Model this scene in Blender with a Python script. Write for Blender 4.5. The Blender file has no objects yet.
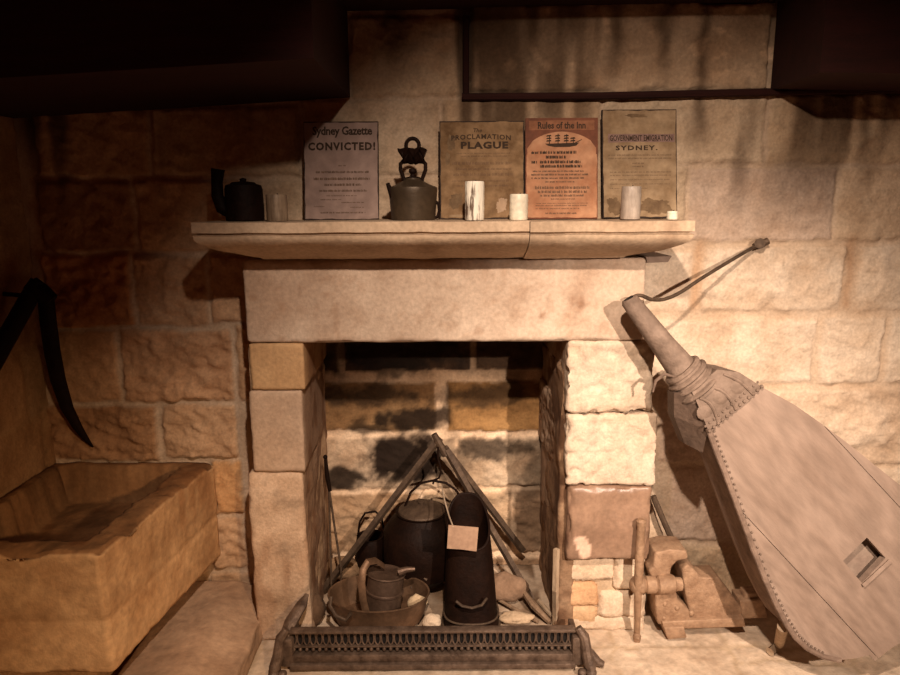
import bpy, bmesh, math, random
import numpy as np
from mathutils import Vector, Matrix
from mathutils.geometry import tessellate_polygon

random.seed(7)
SC = bpy.context.scene
COL = SC.collection

# ------------------------------------------------------------------ camera
EYE = Vector((0.0, 0.0, 1.68))
TILT, ROLL, FPX = math.radians(11.1), math.radians(-0.35), 680.0
cam_data = bpy.data.cameras.new('camera')
cam_data.sensor_width = 36.0
cam_data.lens = 36.0 * FPX / 900.0
cam_data.clip_start = 0.02
cam = bpy.data.objects.new('camera', cam_data)
COL.objects.link(cam)
CAM_ROT = Matrix.Rotation(math.pi / 2 - TILT, 3, 'X') @ Matrix.Rotation(ROLL, 3, 'Z')
cam.matrix_world = Matrix.Translation(EYE) @ CAM_ROT.to_4x4()
SC.camera = cam

# ------------------------------------------------------------------ world, lights, exposure
world = bpy.data.worlds.new('world')
SC.world = world
world.use_nodes = True
bgn = world.node_tree.nodes['Background']
bgn.inputs[0].default_value = (1.0, 0.22, 0.07, 1)
bgn.inputs[1].default_value = 0.045


def spot(name, loc, aim, watts, colr, angle, blend, radius):
    d = bpy.data.lights.new(name, 'SPOT')
    d.energy = watts
    d.color = colr
    d.spot_size = math.radians(angle)
    d.spot_blend = blend
    d.shadow_soft_size = radius
    o = bpy.data.objects.new(name, d)
    COL.objects.link(o)
    o.location = loc
    v = Vector(aim) - Vector(loc)
    o.rotation_euler = v.to_track_quat('-Z', 'Y').to_euler()
    return o


spot('gallery_spot_high', (0.12, 0.30, 2.64), (0.68, 2.35, 0.36), 390, (1.0, 0.79, 0.62), 87, 1.0, 0.035)
spot('gallery_spot_side', (1.36, -0.6, 2.20), (0.92, 2.45, 0.55), 740, (1.0, 0.80, 0.64), 45, 1.0, 0.03)
spot('fill_spot_trough', (0.7, -0.2, 1.62), (-1.10, 2.0, 0.30), 150, (1.0, 0.64, 0.34), 40, 1.0, 0.06)  # added warm fill to brighten the sink, not a fitting of the room

SC.view_settings.view_transform = 'Standard'
SC.view_settings.look = 'None'
SC.view_settings.exposure = 0.0
SC.view_settings.gamma = 1.0
SC.view_settings.use_curve_mapping = False


# ------------------------------------------------------------------ pixel helpers (photo frame 900x675 -> points of the place)
def ray(px, py):
    return (CAM_ROT @ Vector(((px - 450) / FPX, (337.5 - py) / FPX, -1.0))).normalized()


def at(px, py, Y):
    d = ray(px, py)
    return EYE + d * ((Y - EYE.y) / d.y)


def atz(px, py, Z):
    d = ray(px, py)
    return EYE + d * ((Z - EYE.z) / d.z)


def atp(px, py, p0, n):
    d = ray(px, py)
    return EYE + d * ((Vector(p0) - EYE).dot(n) / d.dot(n))


def X(px, py, Y):
    return at(px, py, Y).x


def Z(py, Y, px=450):
    return at(px, py, Y).z


# ------------------------------------------------------------------ numpy noise
def _h(ix, iy, iz, seed):
    n = (ix.astype(np.int64) * 374761393 + iy.astype(np.int64) * 668265263 + iz.astype(np.int64) * 2147483629 + seed * 974634757) & 0xFFFFFFFF
    n = ((n ^ (n >> 13)) * 1274126177) & 0xFFFFFFFF
    n = ((n ^ (n >> 16)) * 2246822519) & 0xFFFFFFFF
    return ((n ^ (n >> 15)) & 0xFFFFFF) / float(0xFFFFFF)


def vnoise(p, seed=0):
    f = np.floor(p)
    t = p - f
    t = t * t * (3 - 2 * t)
    f = f.astype(np.int64)
    out = 0
    for dx in (0, 1):
        for dy in (0, 1):
            for dz in (0, 1):
                w = (t[:, 0] if dx else 1 - t[:, 0]) * (t[:, 1] if dy else 1 - t[:, 1]) * (t[:, 2] if dz else 1 - t[:, 2])
                out = out + w * _h(f[:, 0] + dx, f[:, 1] + dy, f[:, 2] + dz, seed)
    return out


def fbm(p, freq, octaves=4, seed=0, gain=0.5):
    """fractal noise, roughly -1..1"""
    p = np.asarray(p, float) * freq + 37.3
    a, s, tot = 1.0, 0.0, 0.0
    for k in range(octaves):
        s = s + a * (vnoise(p, seed + k * 17) * 2 - 1)
        tot += a
        a *= gain
        p = p * 2.03 + 11.7
    return s / tot * 1.6


def sstep(a, b, x):
    t = np.clip((x - a) / (b - a), 0, 1)
    return t * t * (3 - 2 * t)


# ------------------------------------------------------------------ materials
def lin(r, g, b):
    def f(c):
        c /= 255.0
        return c / 12.92 if c <= 0.04045 else ((c + 0.055) / 1.055) ** 2.4
    return (f(r), f(g), f(b), 1.0)


def mat(name, c1, c2=None, rough=0.85, metal=0.0, scale=9.0, fine=60.0, bump=0.3, bump_scale=45.0, tint=False, stretch=(1, 1, 1), spec=0.3, dist=0.01, trans=0.0, ramp=(0.32, 0.68), grain=None):
    m = bpy.data.materials.new(name)
    m.use_nodes = True
    nt = m.node_tree
    N, L = nt.nodes, nt.links
    b = N['Principled BSDF']
    b.inputs['Roughness'].default_value = rough
    b.inputs['Metallic'].default_value = metal
    b.inputs['Specular IOR Level'].default_value = spec
    if trans:
        b.inputs['Transmission Weight'].default_value = trans
    if c2 is None:
        c2 = tuple(x * 0.6 for x in c1[:3]) + (1,)
    tc = N.new('ShaderNodeTexCoord')
    mp = N.new('ShaderNodeMapping')
    mp.inputs['Scale'].default_value = stretch
    if grain:
        mp.vector_type = 'TEXTURE'
        mp.inputs['Rotation'].default_value = (0, math.radians(grain[0]), 0)
        mp.inputs['Scale'].default_value = (grain[1], 1, 1)
    L.new(tc.outputs['Object'], mp.inputs[0])
    n1 = N.new('ShaderNodeTexNoise')
    n1.inputs['Scale'].default_value = scale
    n1.inputs['Detail'].default_value = 6
    n1.inputs['Roughness'].default_value = 0.62
    L.new(mp.outputs[0], n1.inputs['Vector'])
    r1 = N.new('ShaderNodeValToRGB')
    r1.color_ramp.elements[0].position = ramp[0]
    r1.color_ramp.elements[1].position = ramp[1]
    r1.color_ramp.elements[0].color = c2
    r1.color_ramp.elements[1].color = c1
    L.new(n1.outputs['Fac'], r1.inputs[0])
    n2 = N.new('ShaderNodeTexNoise')
    n2.inputs['Scale'].default_value = fine
    n2.inputs['Detail'].default_value = 4
    L.new(mp.outputs[0], n2.inputs['Vector'])
    mr = N.new('ShaderNodeMapRange')
    mr.inputs['From Min'].default_value = 0.25
    mr.inputs['From Max'].default_value = 0.75
    mr.inputs['To Min'].default_value = 0.80
    mr.inputs['To Max'].default_value = 1.12
    L.new(n2.outputs['Fac'], mr.inputs[0])
    mx = N.new('ShaderNodeMix')
    mx.data_type = 'RGBA'
    mx.blend_type = 'MULTIPLY'
    mx.inputs[0].default_value = 1.0
    L.new(r1.outputs[0], mx.inputs[6])
    L.new(mr.outputs[0], mx.inputs[7])
    out = mx.outputs[2]
    if tint:
        at_ = N.new('ShaderNodeAttribute')
        at_.attribute_name = 'Tint'
        m2 = N.new('ShaderNodeMix')
        m2.data_type = 'RGBA'
        m2.blend_type = 'MULTIPLY'
        m2.inputs[0].default_value = 1.0
        L.new(out, m2.inputs[6])
        L.new(at_.outputs['Color'], m2.inputs[7])
        out = m2.outputs[2]
    L.new(out, b.inputs['Base Color'])
    if bump:
        n3 = N.new('ShaderNodeTexNoise')
        n3.inputs['Scale'].default_value = bump_scale
        n3.inputs['Detail'].default_value = 5
        n3.inputs['Roughness'].default_value = 0.65
        L.new(mp.outputs[0], n3.inputs['Vector'])
        bp = N.new('ShaderNodeBump')
        bp.inputs['Strength'].default_value = bump
        bp.inputs['Distance'].default_value = dist
        L.new(n3.outputs['Fac'], bp.inputs['Height'])
        L.new(bp.outputs[0], b.inputs['Normal'])
    return m


M = {}
M['stone'] = mat('sandstone', (0.66, 0.56, 0.465, 1), (0.49, 0.375, 0.28, 1), 0.92, scale=5, fine=95, bump=0.6, bump_scale=38, tint=True)
M['lintel'] = mat('dressed_sandstone', (0.56, 0.465, 0.385, 1), (0.43, 0.335, 0.265, 1), 0.9, scale=7, fine=70, bump=0.25, bump_scale=70, tint=True)
M['floor'] = mat('hearth_stone', (0.64, 0.54, 0.445, 1), (0.44, 0.34, 0.26, 1), 0.9, scale=4, fine=40, bump=0.6, bump_scale=22, tint=True)
M['timber'] = mat('black_timber', (0.034, 0.007, 0.005, 1), (0.022, 0.005, 0.0035, 1), 0.9, scale=4, stretch=(1, 8, 8), bump=0.2)
M['iron'] = mat('black_iron', (0.015, 0.0058, 0.0032, 1), (0.007, 0.003, 0.0018, 1), 0.6, metal=0.0, spec=0.10, scale=14, bump=0.3, bump_scale=60)
M['old_iron'] = mat('brown_iron', (0.13, 0.085, 0.055, 1), (0.06, 0.038, 0.026, 1), 0.6, metal=0.4, scale=18, bump=0.4, bump_scale=60)
M['rust'] = mat('rusty_vise_iron', (0.42, 0.27, 0.17, 1), (0.25, 0.145, 0.085, 1), 0.65, metal=0.25, scale=20, bump=0.5, bump_scale=70, spec=0.45)
M['fender'] = mat('cast_iron_fender', (0.19, 0.13, 0.095, 1), (0.07, 0.044, 0.031, 1), 0.5, metal=0.4, scale=25, bump=0.4, bump_scale=80)
M['pewter'] = mat('dull_kettle_metal', (0.082, 0.056, 0.034, 1), (0.05, 0.034, 0.021, 1), 0.45, metal=0.3, scale=8, bump=0.15)
M['brass'] = mat('tarnished_brass', (0.25, 0.145, 0.085, 1), (0.11, 0.062, 0.036, 1), 0.5, metal=0.5, scale=10, bump=0.2)
M['tin'] = mat('dented_tin', (0.17, 0.108, 0.075, 1), (0.085, 0.05, 0.034, 1), 0.48, metal=0.5, scale=12, bump=0.3, bump_scale=30)
M['wood_grey'] = mat('dusty_bellows_wood', (0.275, 0.197, 0.153, 1), (0.205, 0.14, 0.105, 1), 0.75, scale=11, fine=45, bump=0.35, bump_scale=30, grain=(47, 4.0))
M['carved'] = mat('carved_bellows_wood', (0.24, 0.17, 0.13, 1), (0.12, 0.08, 0.058, 1), 0.75, scale=14, fine=50, bump=0.5, bump_scale=50)
M['leather'] = mat('dry_leather', (0.24, 0.165, 0.125, 1), (0.11, 0.07, 0.05, 1), 0.75, scale=12, bump=0.5, bump_scale=40)
M['dark_leather'] = mat('dark_head_leather', (0.12, 0.078, 0.056, 1), (0.06, 0.037, 0.026, 1), 0.75, scale=12, bump=0.5)
M['wood_brown'] = mat('brown_stick_wood', (0.27, 0.175, 0.11, 1), (0.14, 0.085, 0.05, 1), 0.8, scale=10, bump=0.4, bump_scale=40, stretch=(4, 4, 1))
M['wood_pale'] = mat('pale_stick_wood', (0.52, 0.39, 0.27, 1), (0.33, 0.23, 0.15, 1), 0.8, scale=10, bump=0.3, bump_scale=40, stretch=(4, 4, 1))
M['wax'] = mat('cream_wax', (0.80, 0.74, 0.60, 1), (0.72, 0.64, 0.50, 1), 0.45, scale=10, bump=0.05)
M['bark_wax'] = mat('birch_peel_wax', (0.86, 0.80, 0.68, 1), (0.15, 0.10, 0.07, 1), 0.6, scale=16, bump=0.4, bump_scale=30, stretch=(3.2, 3.2, 0.45), ramp=(0.40, 0.50))
M['grey_wax'] = mat('grey_streaked_wax', (0.50, 0.42, 0.35, 1), (0.30, 0.235, 0.19, 1), 0.4, scale=11, bump=0.2, stretch=(2, 2, 0.6))
M['dim_wax'] = mat('dull_streaked_wax', (0.34, 0.25, 0.17, 1), (0.13, 0.085, 0.055, 1), 0.5, scale=16, bump=0.2, stretch=(2.5, 2.5, 0.4))
M['head_russet'] = mat('russet_head_band', (0.32, 0.14, 0.075, 1), (0.20, 0.08, 0.04, 1), 0.85, scale=14, bump=0.1)
M['wick'] = mat('wick', (0.03, 0.025, 0.02, 1), rough=0.9, bump=0)
M['ink'] = mat('printing_ink', (0.030, 0.018, 0.012, 1), (0.06, 0.036, 0.022, 1), 0.9, scale=60, bump=0)
M['ink_faded'] = mat('faded_ink', (0.075, 0.042, 0.027, 1), (0.15, 0.09, 0.058, 1), 0.9, scale=50, bump=0)
M['paper_mauve'] = mat('mauve_paper', (0.38, 0.275, 0.235, 1), (0.26, 0.18, 0.155, 1), 0.85, scale=7, fine=30, bump=0.1)
M['paper_mauve_edge'] = mat('dark_board_edge', (0.05, 0.03, 0.022, 1), rough=0.85, bump=0.1)
M['paper_brown'] = mat('brown_paper', (0.34, 0.215, 0.115, 1), (0.13, 0.070, 0.030, 1), 0.85, scale=14, fine=35, bump=0.15)
M['paper_red'] = mat('russet_paper', (0.52, 0.285, 0.165, 1), (0.33, 0.14, 0.07, 1), 0.85, scale=12, fine=30, bump=0.1)
M['paper_red_dark'] = mat('russet_border', (0.21, 0.075, 0.040, 1), (0.13, 0.05, 0.03, 1), 0.85, scale=14, bump=0.1)
M['paper_tan'] = mat('tan_paper', (0.40, 0.285, 0.175, 1), (0.22, 0.14, 0.075, 1), 0.85, scale=14, fine=35, bump=0.15)
M['paper_stain'] = mat('brown_water_stain', (0.22, 0.145, 0.08, 1), (0.11, 0.065, 0.035, 1), 0.9, scale=20, bump=0.1)
M['band_mauve'] = mat('mauve_print_band', (0.26, 0.165, 0.14, 1), (0.20, 0.12, 0.10, 1), 0.9, scale=30, bump=0)
M['tag'] = mat('tag_card', (0.40, 0.26, 0.175, 1), (0.34, 0.21, 0.14, 1), 0.85, scale=8, bump=0.05)
M['string'] = mat('pale_string', (0.60, 0.46, 0.33, 1), rough=0.9, bump=0)
M['soot_shade'] = mat('soot_black', (0.012, 0.009, 0.008, 1), rough=0.95, bump=0.2)


# ------------------------------------------------------------------ object helpers
ORIGIN = {}                     # world origin of every parentable object


def tag(o, label, cat, group=None, kind=None):
    if label:
        o['label'] = label
    if cat:
        o['category'] = cat
    if group:
        o['group'] = group
    if kind:
        o['kind'] = kind
    return o


def thing(name, label, cat, loc, group=None):
    o = bpy.data.objects.new(name, None)
    COL.objects.link(o)
    o.location = loc
    o.empty_display_size = 0.05
    ORIGIN[o.name] = Vector(loc)
    return tag(o, label, cat, group)


def link_mesh(name, verts, faces, m, parent=None, smooth=True, tint=None, label=None):
    """world-space verts -> ONE mesh object, origin at the parent's base or at its own base"""
    v = np.asarray(verts, float)
    if parent is not None:
        org = ORIGIN[parent.name]
    else:
        org = Vector(((v[:, 0].min() + v[:, 0].max()) / 2, (v[:, 1].min() + v[:, 1].max()) / 2, v[:, 2].min()))
    me = bpy.data.meshes.new(name)
    me.from_pydata((v - np.array(org)).tolist(), [], [list(map(int, f)) for f in faces])
    me.materials.append(M[m] if isinstance(m, str) else m)
    if tint is not None:
        a = me.color_attributes.new('Tint', 'FLOAT_COLOR', 'POINT')
        t = np.ones((len(v), 4), np.float32)
        t[:, :3] = tint
        a.data.foreach_set('color', t.ravel())
    me.update()
    if smooth:
        me.polygons.foreach_set('use_smooth', [True] * len(me.polygons))
    o = bpy.data.objects.new(name, me)
    COL.objects.link(o)
    if parent is not None:
        o.parent = parent
    else:
        o.location = org
    ORIGIN[o.name] = org
    if label:
        o['label'] = label
    return o


def sharp(o, deg=35):
    me = o.data
    try:
        me.set_sharp_from_angle(angle=math.radians(deg))
    except Exception:
        pass
    return o


def smooth_path(pts, n=8):
    P = [Vector(p) for p in pts]
    out = []
    for i in range(len(P) - 1):
        p0, p1, p2, p3 = P[max(i - 1, 0)], P[i], P[i + 1], P[min(i + 2, len(P) - 1)]
        for k in range(n):
            t = k / n
            out.append(0.5 * ((2 * p1) + (p2 - p0) * t + (2 * p0 - 5 * p1 + 4 * p2 - p3) * t * t + (3 * p1 - p0 - 3 * p2 + p3) * t ** 3))
    out.append(P[-1])
    return out


class MB:
    """collects shapes in world space and links them as one mesh"""

    def __init__(self):
        self.v, self.f = [], []

    def add(self, vs, fs):
        k = len(self.v)
        self.v += [tuple(p) for p in vs]
        self.f += [[i + k for i in f] for f in fs]
        return self

    def box(self, c, s, rot=None, bevel=0.0):
        bm = bmesh.new()
        bmesh.ops.create_cube(bm, size=1.0)
        for v in bm.verts:
            v.co = Vector((v.co.x * s[0], v.co.y * s[1], v.co.z * s[2]))
        if bevel:
            bmesh.ops.bevel(bm, geom=bm.edges[:], offset=bevel, segments=2, affect='EDGES', profile=0.5)
        R = rot or Matrix.Identity(3)
        bm.verts.index_update()
        vs = [R @ v.co + Vector(c) for v in bm.verts]
        fs = [[v.index for v in f.verts] for f in bm.faces]
        bm.free()
        return self.add(vs, fs)

    def tube(self, pts, rad, seg=12, squash=1.0, cap=True, flat_dir=None, close=False):
        P = [Vector(p) for p in pts]
        n = len(P)
        R = list(rad) if hasattr(rad, '__len__') else [rad] * n
        vs, fs = [], []
        ref = None
        for i, p in enumerate(P):
            if close:
                t = (P[(i + 1) % n] - P[i - 1]).normalized()
            else:
                t = (P[min(i + 1, n - 1)] - P[max(i - 1, 0)]).normalized()
            if ref is None:
                ref = Vector(flat_dir) if flat_dir else (Vector((0, 0, 1)) if abs(t.z) < 0.9 else Vector((0, 1, 0)))
            a = (ref - t * ref.dot(t))
            if a.length < 1e-4:
                a = t.orthogonal()
            a.normalize()
            ref = a
            b = t.cross(a)
            for k in range(seg):
                th = 2 * math.pi * k / seg
                vs.append(p + a * (math.cos(th) * R[i] * squash) + b * (math.sin(th) * R[i]))
        m = n if close else n - 1
        for i in range(m):
            for k in range(seg):
                j = (i + 1) % n
                fs.append([i * seg + k, i * seg + (k + 1) % seg, j * seg + (k + 1) % seg, j * seg + k])
        if cap and not close:
            fs.append(list(range(seg))[::-1])
            fs.append([(n - 1) * seg + k for k in range(seg)])
        return self.add(vs, fs)

    def lathe(self, c, prof, seg=32, axis=None, sx=1.0, sy=1.0, jitter=0.0):
        """prof = [(r, h)...] from the base up along axis"""
        c = Vector(c)
        ax = Vector(axis).normalized() if axis is not None else Vector((0, 0, 1))
        if axis is None:
            a, b = Vector((1, 0, 0)), Vector((0, 1, 0))
        else:
            a = ax.orthogonal().normalized()
            b = ax.cross(a)
        vs, fs = [], []
        n = len(prof)
        for (r, h) in prof:
            for k in range(seg):
                th = 2 * math.pi * k / seg
                rr = r * (1 + jitter * math.sin(3 * th + h * 20))
                vs.append(c + ax * h + a * (math.cos(th) * rr * sx) + b * (math.sin(th) * rr * sy))
        for i in range(n - 1):
            for k in range(seg):
                fs.append([i * seg + k, i * seg + (k + 1) % seg, (i + 1) * seg + (k + 1) % seg, (i + 1) * seg + k])
        if prof[0][0] > 1e-5:
            fs.append(list(range(seg))[::-1])
        if prof[-1][0] > 1e-5:
            fs.append([(n - 1) * seg + k for k in range(seg)])
        return self.add(vs, fs)

    def prism(self, loops, off):
        """loops of 3-D points (first outline, others holes) swept along off"""
        loops = [[Vector(p) for p in lp] for lp in loops]
        tris = tessellate_polygon(loops)
        flat = [p for lp in loops for p in lp]
        off = Vector(off)
        n = len(flat)
        vs = flat + [p + off for p in flat]
        fs = [list(t) for t in tris] + [[i + n for i in t][::-1] for t in tris]
        k = 0
        for lp in loops:
            m = len(lp)
            for i in range(m):
                j = (i + 1) % m
                fs.append([k + i, k + j, k + j + n, k + i + n])
            k += m
        return self.add(vs, fs)

    def ball(self, c, r, seg=16, sc=(1, 1, 1)):
        bm = bmesh.new()
        bmesh.ops.create_uvsphere(bm, u_segments=seg, v_segments=max(6, seg // 2), radius=r)
        bm.verts.index_update()
        vs = [Vector((v.co.x * sc[0], v.co.y * sc[1], v.co.z * sc[2])) + Vector(c) for v in bm.verts]
        fs = [[v.index for v in f.verts] for f in bm.faces]
        bm.free()
        return self.add(vs, fs)

    def build(self, name, m, parent=None, smooth=True, label=None, angle=35, bevel=0.0):
        bm = bmesh.new()
        bv = [bm.verts.new(p) for p in self.v]
        for f in self.f:
            try:
                bm.faces.new([bv[i] for i in f])
            except ValueError:
                pass
        bmesh.ops.recalc_face_normals(bm, faces=bm.faces[:])
        if bevel:
            es = [e for e in bm.edges if len(e.link_faces) == 2 and e.calc_face_angle(0) > 0.45]
            bmesh.ops.bevel(bm, geom=es, offset=bevel, segments=2, affect='EDGES', profile=0.5, clamp_overlap=True)
        bm.verts.index_update()
        vs = [v.co.copy() for v in bm.verts]
        fs = [[v.index for v in f.verts] for f in bm.faces]
        bm.free()
        o = link_mesh(name, vs, fs, m, parent, smooth, None, label)
        return sharp(o, angle) if smooth else o


def grid_box(x0, x1, y0, y1, z0, z1, res):
    nx, ny, nz = [max(1, int(round((b - a) / res))) for a, b in ((x0, x1), (y0, y1), (z0, z1))]
    xs, ys, zs = np.linspace(x0, x1, nx + 1), np.linspace(y0, y1, ny + 1), np.linspace(z0, z1, nz + 1)
    idx, V, F = {}, [], []

    def vid(i, j, k):
        key = (i, j, k)
        if key not in idx:
            idx[key] = len(V)
            V.append((xs[i], ys[j], zs[k]))
        return idx[key]
    for i in range(nx):
        for k in range(nz):
            F.append((vid(i, 0, k), vid(i + 1, 0, k), vid(i + 1, 0, k + 1), vid(i, 0, k + 1)))
            F.append((vid(i, ny, k), vid(i, ny, k + 1), vid(i + 1, ny, k + 1), vid(i + 1, ny, k)))
    for j in range(ny):
        for k in range(nz):
            F.append((vid(0, j, k), vid(0, j, k + 1), vid(0, j + 1, k + 1), vid(0, j + 1, k)))
            F.append((vid(nx, j, k), vid(nx, j + 1, k), vid(nx, j + 1, k + 1), vid(nx, j, k + 1)))
    for i in range(nx):
        for j in range(ny):
            F.append((vid(i, j, 0), vid(i, j + 1, 0), vid(i + 1, j + 1, 0), vid(i + 1, j, 0)))
            F.append((vid(i, j, nz), vid(i + 1, j, nz), vid(i + 1, j + 1, nz), vid(i, j + 1, nz)))
    return np.array(V), F


def rough_block(name, b, m='stone', parent=None, res=0.012, rnd=0.012, amp=0.006, freq=14, col=(1, 1, 1), var=0.12, pre=None, post=None, colfn=None, seed=1, label=None, chip=0.0, pit=0.0):
    x0, x1, y0, y1, z0, z1 = b
    V, F = grid_box(x0, x1, y0, y1, z0, z1, res)
    r = min(rnd, (x1 - x0) / 2.1, (y1 - y0) / 2.1, (z1 - z0) / 2.1)
    lo, hi = np.array([x0, y0, z0]) + r, np.array([x1, y1, z1]) - r
    Q = np.clip(V, lo, hi)
    D = V - Q
    ln = np.linalg.norm(D, axis=1, keepdims=True)
    D = D / np.maximum(ln, 1e-9)
    P = Q + D * r
    edge = (np.abs(D) > 0.25).sum(1) >= 2
    d = amp * fbm(V, freq, 4, seed)
    if chip:
        d = d - edge * chip * np.clip(fbm(V, 22, 3, seed + 5) + 0.25, 0, 1)
    if pit:
        d = d - pit * sstep(0.1, 0.6, fbm(V, 34, 3, seed + 9))
    P = P + D * d[:, None]
    nf = fbm(V, 48, 3, seed + 7)
    T = np.ones((len(V), 3)) * np.array(col) * ((1 + var * fbm(V, 5, 3, seed + 3)) * (1 + var * 0.7 * nf) * (1 - 1.6 * var * sstep(0.4, 0.8, fbm(V, 22, 3, seed + 8))))[:, None]
    if colfn is not None:
        T = colfn(V, T)
    if post is not None:
        P = post(P, V)
    o = link_mesh(name, P, F, m, parent, True, T, label)
    return o


def stone_field(name, a0, a1, b0, b1, step, stones, to_world, m='stone', holes=(), proud=0.016, mortar=(0.9, 0.82, 0.7), seed=3, parent=None, warp=0.010, colfn=None, band=0.009):
    """a wall face as a height field: stones = [(a0,a1,b0,b1,(r,g,b),rough,proud_scale)]"""
    na, nb = int((a1 - a0) / step), int((b1 - b0) / step)
    A, B = np.meshgrid(np.linspace(a0, a1, na + 1), np.linspace(b0, b1, nb + 1), indexing='ij')
    A, B = A.ravel(), B.ravel()
    p = np.stack([A, B, np.zeros_like(A)], 1)
    wa = A + warp * fbm(p, 9, 3, seed + 1)
    wb = B + warp * fbm(p, 9, 3, seed + 2)
    best = np.full(len(A), -1.0)
    Tn = np.ones((len(A), 3)) * np.array(mortar) * (1 + 0.1 * fbm(p, 12, 3, seed + 8))[:, None]
    H = 0.003 * fbm(p, 30, 3, seed + 4)
    fine = fbm(p, 40, 3, seed + 6)
    for k, s in enumerate(stones):
        x0, x1, z0, z1, c, rg, pr = s
        d = np.minimum(np.minimum(wa - x0, x1 - wa), np.minimum(wb - z0, z1 - wb)) + 0.004 * fine
        ins = d > 0
        w = sstep(0, band, d)
        n1 = fbm(p, 7, 4, seed + 20 + k)
        n2 = fbm(p, 26, 4, seed + 60 + k)
        tool = fbm(np.stack([A * 0.5 + B, B * 0.35 - A * 0.2, p[:, 2]], 1), 55, 2, seed + 90 + k)
        h = proud * pr * w + w * rg * (0.0075 * n1 + 0.0065 * n2 + 0.0035 * tool)
        H = np.where(ins, h, H)
        n3 = fbm(p, 70, 3, seed + 120 + k)
        pit = sstep(0.45, 0.75, n2) * 0.22 + sstep(0.5, 0.8, n3) * 0.16
        ct = np.array(c) * ((1 + 0.16 * n1 + 0.10 * n2 + 0.07 * n3) * (1 - pit))[:, None] * (1 - np.clip(-n1, 0, 1)[:, None] * np.array([0.0, 0.07, 0.13]))
        Tn = np.where(ins[:, None], Tn * (1 - w[:, None]) + ct * w[:, None], Tn)
    if colfn is not None:
        Tn = colfn(A, B, p, Tn)
    V = to_world(A, B, H)
    F = []
    for i in range(na):
        for j in range(nb):
            q = i * (nb + 1) + j
            ca, cb = a0 + (i + 0.5) * step, b0 + (j + 0.5) * step
            if any(h[0] < ca < h[1] and h[2] < cb < h[3] for h in holes):
                continue
            F.append((q, q + nb + 1, q + nb + 2, q + 1))
    used = np.zeros(len(V), bool)
    Fa = np.array(F)
    used[Fa.ravel()] = True
    remap = np.cumsum(used) - 1
    return link_mesh(name, V[used], remap[Fa], m, parent, True, Tn[used])


def structure(o):
    o['kind'] = 'structure'
    return o


# ------------------------------------------------------------------ key planes
YL, YW, YB = 2.40, 2.65, 2.97            # lintel face, wall face, firebox back
XLW = -1.63                               # left wall


def prect(x0, x1, y0, y1, Y):
    ym = (y0 + y1) / 2
    return X(x0, ym, Y), X(x1, ym, Y), Z(y1, Y), Z(y0, Y)


# ================================================================== SETTING
# ---- back wall
warm = (1.0, 0.96, 0.9)
WS = []


def ws(x0, x1, y0, y1, c=warm, rg=1.0, pr=1.0):
    r = prect(x0, x1, y0, y1, YW)
    if x1 <= 265 and y0 > 100:
        rg = rg * 1.4
        c = (c[0] * 0.95, c[1] * 0.84, c[2] * 0.74)
    WS.append((r[0], r[1], r[2], r[3], c, rg, pr))


brn, org, gry, drk = (0.86, 0.74, 0.60), (0.78, 0.50, 0.30), (0.86, 0.78, 0.74), (0.60, 0.46, 0.34)
# upper course above the shelf and the wall above it
ws(350, 461, 16, 97, brn, 1.2, 0.8); ws(471, 768, 4, 94, (0.80, 0.68, 0.55), 0.5, 1.8)
ws(30, 190, 20, 100, brn); ws(192, 347, 20, 100, brn); ws(772, 1000, 5, 94, brn, 0.7)
ws(36, 150, 106, 174, brn, 0.8); ws(153, 300, 106, 174, brn, 0.8); ws(303, 440, 99, 175, (0.92, 0.82, 0.70), 0.9)
ws(443, 600, 99, 165, brn, 0.8); ws(602, 765, 97, 166, (0.90, 0.82, 0.70), 0.9, 0.6); ws(768, 1000, 97, 166, (0.86, 0.76, 0.62), 0.9, 0.6)
ws(40, 135, 178, 250, drk, 0.9); ws(138, 246, 178, 250, brn, 0.8); ws(249, 470, 178, 250, (0.9, 0.8, 0.68)); ws(473, 685, 168, 245, (0.9, 0.82, 0.7))
ws(688, 833, 170, 243, gry, 0.8, 0.7); ws(836, 1000, 170, 243, (0.9, 0.80, 0.68), 0.8, 0.7)
# right hand rows
ws(640, 693, 252, 312, warm, 0.7, 0.5); ws(702, 842, 248, 313, (1.02, 0.98, 0.92), 1.2, 0.9); ws(857, 1000, 247, 313, (1.0, 0.96, 0.9), 1.0, 0.8)
ws(650, 812, 320, 386, (1.02, 0.98, 0.92), 0.7, 0.7); ws(818, 881, 319, 386, (1.02, 0.98, 0.92), 0.8, 0.8); ws(886, 1010, 319, 386, (1.0, 0.96, 0.9), 0.8, 0.8)
ws(660, 760, 392, 462, gry, 0.6, 0.5); ws(763, 1010, 391, 466, (1.0, 0.93, 0.85), 1.4, 1.2)
ws(668, 790, 468, 540, gry, 0.6, 0.6); ws(793, 1020, 470, 540, warm, 1.0)
ws(655, 760, 545, 640, (0.9, 0.8, 0.66), 1.0); ws(763, 1030, 545, 640, warm, 1.0)
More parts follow.
